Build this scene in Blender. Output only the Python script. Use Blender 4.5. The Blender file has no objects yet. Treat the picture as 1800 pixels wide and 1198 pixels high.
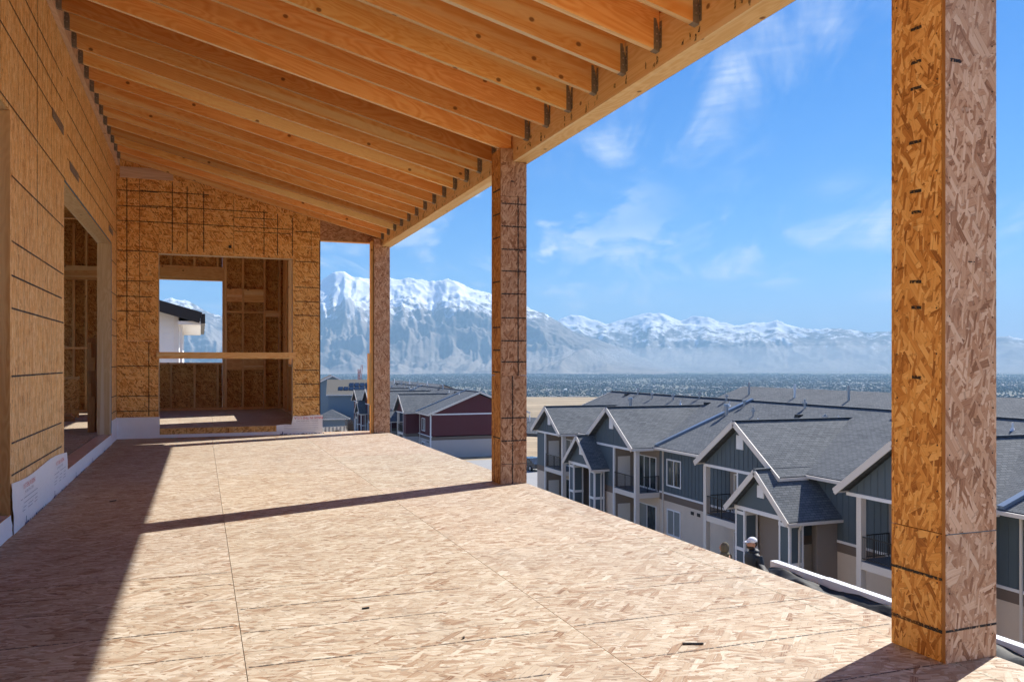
import bpy, math, random
import numpy as np
from mathutils import Vector, Matrix
R = math.radians
random.seed(7)
SC = bpy.context.scene
COL = SC.collection

# ------------------------------------------------------------------ camera, sky, sun, exposure
cam_d = bpy.data.cameras.new('camera')
cam = bpy.data.objects.new('camera', cam_d); COL.objects.link(cam)
cam.location = (0, 0, 1.008)
cam.rotation_euler = (R(90), 0, R(-20.284))
cam_d.sensor_width = 36; cam_d.lens = 29.6; cam_d.shift_y = 39 / 1800
cam_d.clip_start = 0.05; cam_d.clip_end = 90000
SC.camera = cam

SUN_EL, SUN_TO = 40.6, (0.928, 0.371)          # elevation; horizontal direction towards the sun
SUN_AZ = math.degrees(math.atan2(SUN_TO[0], SUN_TO[1]))
EXPOSURE = 2.42
world = bpy.data.worlds.new('World'); SC.world = world; world.use_nodes = True
SC.view_settings.view_transform = 'Standard'; SC.view_settings.look = 'None'
SC.view_settings.exposure = EXPOSURE; SC.view_settings.gamma = 1
SC.view_settings.use_curve_mapping = False
sl = bpy.data.lights.new('sun', 'SUN'); sl.energy = 2.0; sl.angle = R(0.53); sl.color = (1, .95, .87)
so = bpy.data.objects.new('sun', sl); COL.objects.link(so)
_d = Vector((SUN_TO[0] * math.cos(R(SUN_EL)), SUN_TO[1] * math.cos(R(SUN_EL)), math.sin(R(SUN_EL))))
so.rotation_euler = _d.to_track_quat('Z', 'Y').to_euler()
SC.cycles.use_denoising = True
SC.cycles.max_bounces = 9; SC.cycles.diffuse_bounces = 7; SC.cycles.glossy_bounces = 3
SC.cycles.volume_bounces = 0; SC.cycles.transparent_max_bounces = 8
SC.cycles.sample_clamp_indirect = 8
SC.cycles.use_adaptive_sampling = True; SC.cycles.adaptive_threshold = .025


# ------------------------------------------------------------------ node helper
class NT:
    def __init__(s, tree):
        s.t = tree; s.n = tree.nodes; s.l = tree.links
    def node(s, typ, **kw):
        n = s.n.new(typ)
        ins = kw.pop('ins', {})
        for k, v in kw.items(): setattr(n, k, v)
        for k, v in ins.items(): s.set(n.inputs[k], v)
        return n
    def set(s, sock, v):
        if isinstance(v, bpy.types.NodeSocket): s.l.new(v, sock)
        elif isinstance(v, bpy.types.Node): s.l.new(v.outputs[0], sock)
        else: sock.default_value = v
    def math(s, op, a, b=None, c=None, clamp=False):
        n = s.n.new('ShaderNodeMath'); n.operation = op; n.use_clamp = clamp
        s.set(n.inputs[0], a)
        if b is not None: s.set(n.inputs[1], b)
        if c is not None: s.set(n.inputs[2], c)
        return n.outputs[0]
    def vmath(s, op, a, b=None, scale=None):
        n = s.n.new('ShaderNodeVectorMath'); n.operation = op
        s.set(n.inputs[0], a)
        if b is not None: s.set(n.inputs[1], b)
        if scale is not None: s.set(n.inputs['Scale'], scale)
        return n.outputs[0]
    def mixc(s, f, a, b, blend='MIX'):
        n = s.n.new('ShaderNodeMix'); n.data_type = 'RGBA'; n.blend_type = blend
        s.set(n.inputs[0], f); s.set(n.inputs[6], a); s.set(n.inputs[7], b)
        return n.outputs[2]
    def mixf(s, f, a, b):
        n = s.n.new('ShaderNodeMix'); n.data_type = 'FLOAT'
        s.set(n.inputs[0], f); s.set(n.inputs[2], a); s.set(n.inputs[3], b)
        return n.outputs[0]
    def mixv(s, f, a, b):
        n = s.n.new('ShaderNodeMix'); n.data_type = 'VECTOR'
        s.set(n.inputs[0], f); s.set(n.inputs[4], a); s.set(n.inputs[5], b)
        return n.outputs[1]
    def ramp(s, f, stops, interp='LINEAR'):
        n = s.n.new('ShaderNodeValToRGB'); n.color_ramp.interpolation = interp
        e = n.color_ramp.elements
        while len(e) < len(stops): e.new(0.5)
        for el, (p, c) in zip(e, stops):
            el.position = p; el.color = (c, c, c, 1) if isinstance(c, (int, float)) else (*c, 1)
        s.set(n.inputs[0], f)
        return n.outputs[0]
    def noise(s, vec, scale=1., detail=2., rough=.5, dim='3D', dist=0.):
        n = s.n.new('ShaderNodeTexNoise'); n.noise_dimensions = dim
        if vec is not None: s.set(n.inputs['Vector'], vec)
        n.inputs['Scale'].default_value = scale; n.inputs['Detail'].default_value = detail
        n.inputs['Roughness'].default_value = rough; n.inputs['Distortion'].default_value = dist
        return n.outputs[0]
    def mapping(s, vec, loc=(0, 0, 0), rot=(0, 0, 0), scale=(1, 1, 1), inv=False):
        n = s.n.new('ShaderNodeMapping')
        if inv: n.vector_type = 'TEXTURE'
        s.set(n.inputs[0], vec); n.inputs[1].default_value = loc
        n.inputs[2].default_value = rot; n.inputs[3].default_value = scale
        return n.outputs[0]
    def sep(s, vec):
        n = s.n.new('ShaderNodeSeparateXYZ'); s.set(n.inputs[0], vec); return n.outputs
    def comb(s, x=0., y=0., z=0.):
        n = s.n.new('ShaderNodeCombineXYZ')
        s.set(n.inputs[0], x); s.set(n.inputs[1], y); s.set(n.inputs[2], z); return n.outputs[0]
    def smooth(s, v, a, b, lo=0., hi=1.):
        n = s.n.new('ShaderNodeMapRange'); n.interpolation_type = 'SMOOTHSTEP'
        s.set(n.inputs[0], v)
        for i, q in enumerate((a, b, lo, hi)): s.set(n.inputs[i + 1], q)
        return n.outputs[0]


# ------------------------------------------------------------------ sky
CIR = 60; SKYOFF = (5., 3., 0.)
def build_sky():
    w = NT(world.node_tree); w.n.clear()
    out = w.node('ShaderNodeOutputWorld'); bg = w.node('ShaderNodeBackground')
    sky = w.node('ShaderNodeTexSky', sky_type='NISHITA')
    sky.sun_disc = False; sky.sun_elevation = R(SUN_EL); sky.sun_rotation = R(SUN_AZ)
    sky.altitude = 1500; sky.air_density = 1.0; sky.dust_density = 0.3; sky.ozone_density = 3.0
    # deepen the blue overhead, leave the horizon pale
    sr, sg, sb = w.node('ShaderNodeSeparateColor', ins={0: sky.outputs[0]}).outputs
    pw = lambda c, g, k: w.math('MULTIPLY', w.math('POWER', c, g), k)
    tint = w.comb(pw(sr, 2.0, .0155), pw(sg, 1.15, .088), pw(sb, .75, .285))
    tc = w.node('ShaderNodeTexCoord')
    d = tc.outputs['Generated']
    x, y, z = w.sep(d)[:3]
    zz = w.math('MAXIMUM', z, 0.0)
    inv = w.math('DIVIDE', 1.0, w.math('ADD', zz, 0.10))
    p = w.comb(w.math('MULTIPLY', x, inv), w.math('MULTIPLY', y, inv), 0.0)
    p = w.vmath('ADD', p, SKYOFF)
    # high thin cirrus, combed one way
    ps = w.mapping(p, rot=(0, 0, R(CIR)), scale=(1.6, .45, 1), inv=True)
    ci = w.noise(ps, 1.3, 8, .6, dist=.6)
    big = w.noise(p, .75, 3, .5)
    cim = w.math('MULTIPLY', w.smooth(ci, .44, .74), w.smooth(big, .40, .60))
    ripple = w.noise(w.mapping(p, rot=(0, 0, R(CIR + 75)), scale=(.5, .12, 1), inv=True), 3.0, 4, .6)
    cim = w.math('MULTIPLY', cim, w.smooth(ripple, .25, .7, .55, 1.0))
    # small low cumulus in the direction domain, kept to a band above the hills
    dn = w.mapping(d, scale=(1, 1, 2.6))
    cu = w.noise(dn, 7.5, 8, .58, dist=.2)
    cub = w.noise(dn, 2.2, 2, .5)
    band = w.math('MULTIPLY', w.smooth(z, .075, .11), w.smooth(z, .26, .16))
    cum = w.math('MULTIPLY', w.math('MULTIPLY', w.smooth(cu, .53, .66), w.smooth(cub, .42, .55)), band)
    cl = w.math('MAXIMUM', w.math('MULTIPLY', cim, .85), w.math('MULTIPLY', cum, 1.0))
    lum = w.node('ShaderNodeRGBToBW', ins={0: sky.outputs[0]}).outputs[0]
    cc = w.comb(1.28, 1.38, 1.48)
    col = w.mixc(cl, tint, cc)
    w.set(bg.inputs[0], col); bg.inputs[1].default_value = 0.15
    w.l.new(bg.outputs[0], out.inputs[0])
build_sky()

# ------------------------------------------------------------------ materials
MATS = {}
def newmat(name):
    m = bpy.data.materials.new(name); m.use_nodes = True
    t = NT(m.node_tree); t.n.clear()
    out = t.node('ShaderNodeOutputMaterial'); b = t.node('ShaderNodeBsdfPrincipled')
    t.l.new(b.outputs[0], out.inputs[0]); MATS[name] = m
    return m, t, b, out

def uvcoord(t, jitter=True):
    tc = t.node('ShaderNodeTexCoord')
    if not jitter: return tc.outputs['UV']
    oi = t.node('ShaderNodeObjectInfo')
    r = t.math('MULTIPLY', oi.outputs['Random'], 37.0)
    return t.vmath('ADD', tc.outputs['UV'], t.comb(r, t.math('MULTIPLY', r, 1.7), 0.0))

def bump(t, b, h, strength=.3, dist=.002):
    n = t.node('ShaderNodeBump'); n.inputs['Strength'].default_value = strength
    n.inputs['Distance'].default_value = dist
    t.set(n.inputs['Height'], h); t.l.new(n.outputs[0], b.inputs['Normal'])

def osb(name, stops, size=1.0, rough=.72, angles=None, bmp=.35, weather=0.15, narrow=1.0, warp=.010, scuff=0.):
    """oriented strand board: layers of rectangular wood strands at many angles"""
    m, t, b, out = newmat(name)
    uv = uvcoord(t)
    wn = t.node('ShaderNodeTexNoise', noise_dimensions='2D')
    t.set(wn.inputs['Vector'], uv); wn.inputs['Scale'].default_value = 9 / size; wn.inputs['Detail'].default_value = 1
    warp = t.vmath('SCALE', t.vmath('SUBTRACT', wn.outputs['Color'], (.5, .5, .5)), scale=warp * size)
    uvw = t.vmath('ADD', uv, warp)
    angles = angles or (12, -38, 64, -14, 88, 35)
    val = None
    for i, a in enumerate(angles):
        L = (.13, .10, .14, .085, .11, .07, .12, .06)[i % 8] * size
        W = (.036, .024, .03, .018, .026, .013, .02, .011)[i % 8] * size * narrow
        q = t.mapping(uvw, loc=(3.1 * i, 7.7 * i, 0), rot=(0, 0, R(a)), scale=(L, W, 1), inv=True)
        v = t.node('ShaderNodeTexVoronoi', voronoi_dimensions='2D', distance='CHEBYCHEV', feature='F1')
        t.set(v.inputs['Vector'], q); v.inputs['Scale'].default_value = 1.0
        cr = t.node('ShaderNodeSeparateColor', ins={0: v.outputs['Color']}).outputs
        if val is None:
            val = cr[0]; vec = q; edge = v.outputs['Distance']
        else:
            thr = (0, .30, .40, .48, .5, .55, .62, .6)[i % 8]
            msk = t.math('MULTIPLY', t.math('GREATER_THAN', cr[1], thr), t.math('LESS_THAN', v.outputs['Distance'], .47))
            val = t.mixf(msk, val, cr[0]); vec = t.mixv(msk, vec, q); edge = t.mixf(msk, edge, v.outputs['Distance'])
    grain = t.noise(t.mapping(vec, scale=(.9, 7, 1)), 1.0, 3, .6, dim='2D')
    f = t.math('ADD', t.math('MULTIPLY', val, .74), t.math('MULTIPLY', t.math('SUBTRACT', grain, .38), .55))
    col = t.ramp(f, stops)
    e = t.smooth(edge, .40, .47)
    col = t.mixc(t.math('MULTIPLY', e, .38), col, (*[c * .45 for c in stops[0][1]], 1))
    blot = t.noise(uv, 1.3 / size, 3, .6, dim='2D')
    col = t.mixc(t.smooth(blot, .35, .7, 0, weather), col, (.30, .25, .21, 1), 'MIX')
    if scuff:
        g = t.node('ShaderNodeNewGeometry'); p = g.outputs['Position']
        s1 = t.noise(t.mapping(p, rot=(0, 0, R(25)), scale=(3.2, .7, 1), inv=False), 1.0, 6, .66)
        col = t.mixc(t.smooth(s1, .54, .74, 0, scuff), col, (.20, .165, .13, 1))
        s2 = t.noise(p, 1.7, 5, .7)
        col = t.mixc(t.smooth(s2, .55, .72, 0, scuff), col, (.62, .55, .45, 1))
    oi = t.node('ShaderNodeObjectInfo')
    col = t.mixc(1.0, col, oi.outputs['Color'], 'MULTIPLY')
    t.set(b.inputs['Base Color'], col); b.inputs['Roughness'].default_value = rough
    b.inputs['Specular IOR Level'].default_value = .25
    if bmp: bump(t, b, t.math('SUBTRACT', t.math('ADD', val, t.math('MULTIPLY', grain, .35)), t.math('MULTIPLY', e, .5)), bmp, .003)
    return m

osb('osb_floor', [(0.0, (.15, .075, .04)), (.10, (.285, .187, .117)), (.28, (.37, .292, .21)), (.60, (.43, .362, .276)), (.80, (.505, .443, .358)), (1, (.68, .635, .55))],
    size=1.25, weather=.16, angles=(70, 28, 108, 50, 135, 82), narrow=.85, scuff=.32)
osb('osb_wall', [(0.0, (.26, .09, .02)), (.20, (.60, .265, .065)), (.45, (.82, .445, .135)), (.75, (.89, .55, .21)), (1, (.93, .71, .40))], size=.9, weather=.05, bmp=0)
osb('osb_wall_vertical', [(0.0, (.32, .13, .035)), (.15, (.66, .335, .105)), (.45, (.86, .505, .19)), (.7, (.90, .61, .29)), (1, (.94, .77, .50))], size=.95, weather=.05, bmp=0, angles=(0, 9, -12, 20, -5, 4), narrow=.62)
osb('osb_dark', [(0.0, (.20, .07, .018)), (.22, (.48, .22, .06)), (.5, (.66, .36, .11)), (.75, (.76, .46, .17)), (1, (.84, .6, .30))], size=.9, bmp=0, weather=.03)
osb('osb_column', [(0.0, (.20, .075, .02)), (.22, (.46, .21, .055)), (.5, (.62, .33, .10)), (.75, (.73, .45, .17)), (1, (.82, .58, .28))], size=1.05, weather=.03, angles=(88, -60, 52, 20, -74, -32, 35, -8))
osb('osb_column_weathered', [(0.0, (.20, .095, .05)), (.22, (.42, .245, .15)), (.5, (.56, .385, .265)), (.75, (.66, .50, .375)), (1, (.78, .66, .53))], size=1.05, weather=.22, angles=(88, -60, 52, 20, -74, -32, 35, -8))

def wood(name, c0, c1, ck=(.16, .06, .02), knots=True, rough=.6, bmp=.15):
    m, t, b, out = newmat(name)
    uv = uvcoord(t)
    low = t.noise(t.mapping(uv, scale=(.55, 5, 1)), 1.0, 3, .55, dim='2D', dist=.6)
    g = t.noise(t.mapping(uv, scale=(2.0, 60, 1)), 1.0, 4, .6, dim='2D')
    kd = t.node('ShaderNodeTexVoronoi', voronoi_dimensions='2D')
    t.set(kd.inputs['Vector'], t.mapping(uv, scale=(3.3, 4.2, 1))); kd.inputs['Scale'].default_value = 1
    kr = t.node('ShaderNodeSeparateColor', ins={0: kd.outputs['Color']}).outputs
    rings = t.math('SINE', t.math('MULTIPLY', t.math('ADD', low, t.math('MULTIPLY', t.math('MINIMUM', kd.outputs['Distance'], .4), -.22)), 85.0))
    f = t.math('ADD', t.math('MULTIPLY', rings, .30), t.math('ADD', t.math('MULTIPLY', t.math('SUBTRACT', g, .5), .8), .48))
    col = t.mixc(t.math('ADD', f, 0, clamp=True), (*c0, 1), (*c1, 1))
    tone = t.noise(t.mapping(uv, scale=(.35, 2.2, 1)), 1.0, 2, .5, dim='2D')
    col = t.mixc(t.smooth(tone, .35, .7, 0, .38), col, (*[c * .72 for c in c0], 1))
    sap = t.noise(t.mapping(uv, scale=(.16, 7.5, 1)), 1.0, 2, .5, dim='2D')
    col = t.mixc(t.smooth(sap, .56, .68, 0, .62), col, (*[min(.88, c * k) for c, k in zip(c1, (1.02, 1.22, 1.6))], 1))
    if knots:
        km = t.math('MULTIPLY', t.smooth(kd.outputs['Distance'], .075, .035), t.math('GREATER_THAN', kr[0], .68))
        col = t.mixc(t.math('MULTIPLY', km, .85), col, (*ck, 1))
    oi = t.node('ShaderNodeObjectInfo')
    col = t.mixc(1.0, col, oi.outputs['Color'], 'MULTIPLY')
    t.set(b.inputs['Base Color'], col); b.inputs['Roughness'].default_value = rough
    b.inputs['Specular IOR Level'].default_value = .3
    if bmp: bump(t, b, f, bmp, .0015)
    return m
wood('rafter_wood', (.76, .36, .10), (.92, .60, .255))
wood('beam_wood', (.72, .46, .19), (.84, .61, .32))
wood('stud_wood', (.64, .32, .115), (.80, .50, .22), knots=True, bmp=.05)
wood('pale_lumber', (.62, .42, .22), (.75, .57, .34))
wood('ledger_wood', (.56, .37, .25), (.70, .52, .38))

def plain(name, c, rough=.6, spec=.4, metal=0., var=.0, scale=3., bmp=0.):
    m, t, b, out = newmat(name)
    if var or bmp:
        g = t.node('ShaderNodeNewGeometry')
        n = t.noise(g.outputs['Position'], scale, 4, .6)
        col = t.mixc(t.math('MULTIPLY', t.math('SUBTRACT', n, .3), 1.0, clamp=True), (*[k * (1 - var) for k in c], 1), (*[min(1, k * (1 + var)) for k in c], 1))
        t.set(b.inputs['Base Color'], col)
        if bmp: bump(t, b, n, bmp, .01)
    else: b.inputs['Base Color'].default_value = (*c, 1)
    b.inputs['Roughness'].default_value = rough; b.inputs['Specular IOR Level'].default_value = spec
    b.inputs['Metallic'].default_value = metal
    return m
plain('galvanized', (.30, .27, .235), .5, .5, .35, .35, 60)
plain('nail_metal', (.45, .42, .38), .3, .5, .9)
plain('house_wrap', (.90, .90, .92), .5, .4, 0, .05, 14, .25)
plain('wrap_glossy', (.62, .50, .47), .25, .5, 0, .18, 9, .3)
plain('print_red', (.62, .10, .08), .6); plain('print_grey', (.38, .38, .44), .6); plain('print_blue', (.03, .06, .16), .6)
plain('blue_tape', (.06, .16, .24), .5); plain('dark_edge', (.02, .022, .025), .6)
plain('mark_grey', (.22, .20, .18), .7)
plain('siding_blue', (.098, .128, .148), .65, .3, 0, .06, 2); plain('siding_maroon', (.115, .030, .036), .65, .3, 0, .06, 2)
plain('siding_greyblue', (.20, .27, .32), .7, .3, 0, .05, 2)
plain('stucco_beige', (.70, .59, .48), .9, .1, 0, .07, 1.5, .2); plain('stucco_grey', (.52, .48, .46), .9, .1, 0, .07, 1.5, .2)
plain('band_brown', (.19, .145, .115), .8, .2); plain('trim_white', (.82, .81, .80), .55, .3); plain('trim_cream', (.72, .66, .59), .55, .3)
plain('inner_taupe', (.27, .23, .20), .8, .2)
plain('door_white', (.72, .71, .68), .5); plain('rail_black', (.012, .012, .014), .4); plain('deck_grey', (.14, .16, .19), .8)
plain('metal_flashing', (.23, .29, .37), .35, .5, .4); plain('vent_metal', (.36, .38, .41), .4, .5, .6); plain('vent_white', (.8, .8, .8), .5)
plain('black_fabric', (.022, .021, .02), .62, .25, 0, .3, 9, .6); plain('foam_white', (.78, .79, .82), .8, .2, 0, .05, 3, .2)
plain('soil', (.16, .085, .05), .95, .1, 0, .3, 5, .5); plain('concrete', (.42, .41, .39), .9, .2, 0, .08, 1, .1)
plain('white_siding', (.86, .87, .88), .6, .3); plain('black_metal', (.022, .024, .028), .4)
plain('stone_veneer', (.24, .19, .16), .9, .2, 0, .35, 6, .5); plain('solar', (.012, .02, .04), .15, .6)
plain('car_paint', (.02, .025, .035), .18, .6); plain('tyre', (.015, .015, .015), .9); plain('hub', (.5, .5, .52), .3, .5, .9)
plain('skin', (.42, .22, .15), .5, .4); plain('cap_white', (.72, .73, .76), .8, .2); plain('jacket_dark', (.014, .02, .032), .6, .3, 0, .25, 25, .4)
plain('hoodie_olive', (.155, .135, .095), .9, .1, 0, .2, 30, .4); plain('jeans', (.05, .07, .11), .9); plain('boot', (.08, .05, .03), .7)
plain('hair_dark', (.03, .018, .012), .8); plain('eye', (.01, .01, .01), .2); plain('wood_cap', (.50, .30, .20), .7)
plain('crane_red', (.45, .10, .07), .6)
plain('street_grey', (.30, .30, .30), .9, .2, 0, .08, .5)
plain('tree_bark', (.13, .10, .08), .9); plain('fence_vinyl', (.55, .53, .50), .7)

def glass():
    m, t, b, out = newmat('window_glass')
    g = t.node('ShaderNodeNewGeometry')
    n = t.noise(g.outputs['Position'], .45, 2, .5)
    col = t.mixc(t.smooth(n, .40, .62), (.014, .022, .026, 1), (.085, .105, .10, 1))
    t.set(b.inputs['Base Color'], col)
    b.inputs['Roughness'].default_value = .06; b.inputs['Specular IOR Level'].default_value = .6
glass()

def ink():
    m, t, b, out = newmat('panel_ink')
    uv = uvcoord(t)
    n = t.noise(uv, 95, 3, .6); n2 = t.noise(uv, 3.0, 2, .5)
    a = t.math('MULTIPLY', t.smooth(n, .33, .5), t.smooth(n2, .2, .5, .45, 1.0))
    b.inputs['Base Color'].default_value = (.018, .018, .02, 1); b.inputs['Roughness'].default_value = .7
    t.set(b.inputs['Alpha'], a)
    m2, t, b, out = newmat('faint_ink')
    uv = uvcoord(t)
    n = t.noise(uv, 70, 3, .6); n2 = t.noise(uv, 2.0, 2, .5)
    a = t.math('MULTIPLY', t.smooth(n, .36, .55), t.smooth(n2, .3, .6, .3, .95))
    b.inputs['Base Color'].default_value = (.035, .03, .03, 1); b.inputs['Roughness'].default_value = .7
    t.set(b.inputs['Alpha'], a)
    m3, t, b, out = newmat('chalk_green')
    uv = uvcoord(t)
    a = t.smooth(t.noise(uv, 60, 3, .6), .38, .6, 0, .75)
    b.inputs['Base Color'].default_value = (.06, .12, .05, 1); t.set(b.inputs['Alpha'], a)
ink()

def shingles():
    m, t, b, out = newmat('shingles')
    tc = t.node('ShaderNodeTexCoord')
    br = t.node('ShaderNodeTexBrick', offset=.5, squash=1.0)
    t.set(br.inputs['Vector'], tc.outputs['UV'])
    for k, v in (('Scale', 1.0), ('Mortar Size', .012), ('Mortar Smooth', .1), ('Bias', 0.), ('Brick Width', .33), ('Row Height', .145)): br.inputs[k].default_value = v
    br.inputs['Color1'].default_value = (.10, .112, .125, 1); br.inputs['Color2'].default_value = (.165, .178, .19, 1); br.inputs['Mortar'].default_value = (.035, .04, .048, 1)
    n = t.noise(tc.outputs['UV'], .35, 3, .6); n2 = t.noise(tc.outputs['UV'], 24, 2, .6)
    col = t.mixc(t.smooth(n, .3, .7, 0, .28), br.outputs['Color'], (.20, .21, .22, 1))
    col = t.mixc(t.smooth(n2, .3, .7, 0, .3), col, (.07, .08, .09, 1))
    t.set(b.inputs['Base Color'], col); b.inputs['Roughness'].default_value = .9; b.inputs['Specular IOR Level'].default_value = .15
    bump(t, b, br.outputs['Fac'], .6, -.02)
    m, t, b, out = newmat('brown_shingles')
    tc = t.node('ShaderNodeTexCoord'); n = t.noise(tc.outputs['UV'], 5, 3, .6)
    t.set(b.inputs['Base Color'], t.mixc(n, (.085, .078, .066, 1), (.15, .138, .118, 1))); b.inputs['Roughness'].default_value = .9
shingles()

def ground_mat():
    m, t, b, out = newmat('dry_ground')
    g = t.node('ShaderNodeNewGeometry'); p = g.outputs['Position']
    n1 = t.noise(p, .012, 5, .6); n2 = t.noise(p, .35, 4, .6)
    col = t.mixc(t.smooth(n1, .38, .62), (.40, .32, .22, 1), (.26, .215, .15, 1))
    col = t.mixc(t.smooth(n2, .3, .75, 0, .5), col, (.17, .13, .09, 1))
    z = t.sep(p)[2]
    nv = t.noise(t.mapping(p, scale=(1, 1, 0)), .0032, 5, .65)
    val = t.ramp(nv, [(.25, (.10, .10, .085)), (.42, (.17, .155, .12)), (.55, (.12, .12, .10)), (.68, (.30, .27, .22)), (.8, (.14, .13, .11))])
    col = t.mixc(t.smooth(z, -70, -105), col, val)
    t.set(b.inputs['Base Color'], col); b.inputs['Roughness'].default_value = .95; b.inputs['Specular IOR Level'].default_value = .1
    m, t, b, out = newmat('far_houses')
    g = t.node('ShaderNodeNewGeometry')
    col = t.ramp(g.outputs['Random Per Island'], [(0, (.06, .06, .06)), (.5, (.11, .105, .10)), (.8, (.17, .155, .14)), (.94, (.26, .24, .22)), (.985, (.42, .41, .40)), (1, (.8, .8, .8))])
    t.set(b.inputs['Base Color'], col); b.inputs['Roughness'].default_value = .8
    m, t, b, out = newmat('far_trees')
    g = t.node('ShaderNodeNewGeometry')
    col = t.ramp(g.outputs['Random Per Island'], [(0, (.03, .045, .03)), (.4, (.05, .06, .045)), (.8, (.085, .08, .06)), (1, (.11, .10, .075))])
    t.set(b.inputs['Base Color'], col); b.inputs['Roughness'].default_value = .95
    # mountains: sage and rock below, snow above a ragged line, thinner on steep faces
    m, t, b, out = newmat('mountain_ground')
    g = t.node('ShaderNodeNewGeometry'); p = g.outputs['Position']
    z = t.sep(p)[2]; nz = t.sep(g.outputs['Normal'])[2]
    big = t.noise(p, .0011, 6, .6); fine = t.noise(p, .007, 8, .7)
    rock = t.mixc(t.smooth(fine, .35, .65), (.10, .085, .075, 1), (.24, .205, .175, 1))
    rock = t.mixc(t.smooth(big, .4, .65), rock, (.27, .235, .20, 1))
    oi = t.node('ShaderNodeObjectInfo')
    off = t.math('MULTIPLY', t.sep(oi.outputs['Color'])[0], 1000.)
    line = t.math('ADD', off, t.math('ADD', t.math('MULTIPLY', t.math('SUBTRACT', big, .5), 800.), t.math('MULTIPLY', t.math('SUBTRACT', fine, .5), 1700.)))
    h = t.math('ADD', z, line)
    snow = t.smooth(h, 620, 880)
    steep = t.smooth(nz, .50, .74, .35, 1.0)
    hi = t.smooth(t.math('ADD', z, off), 850, 1250)
    snow = t.math('MULTIPLY', snow, t.math('MAXIMUM', steep, hi))
    t.set(b.inputs['Base Color'], t.mixc(snow, rock, (.86, .88, .92, 1))); b.inputs['Roughness'].default_value = .9
    b.inputs['Specular IOR Level'].default_value = .1
ground_mat()


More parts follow.
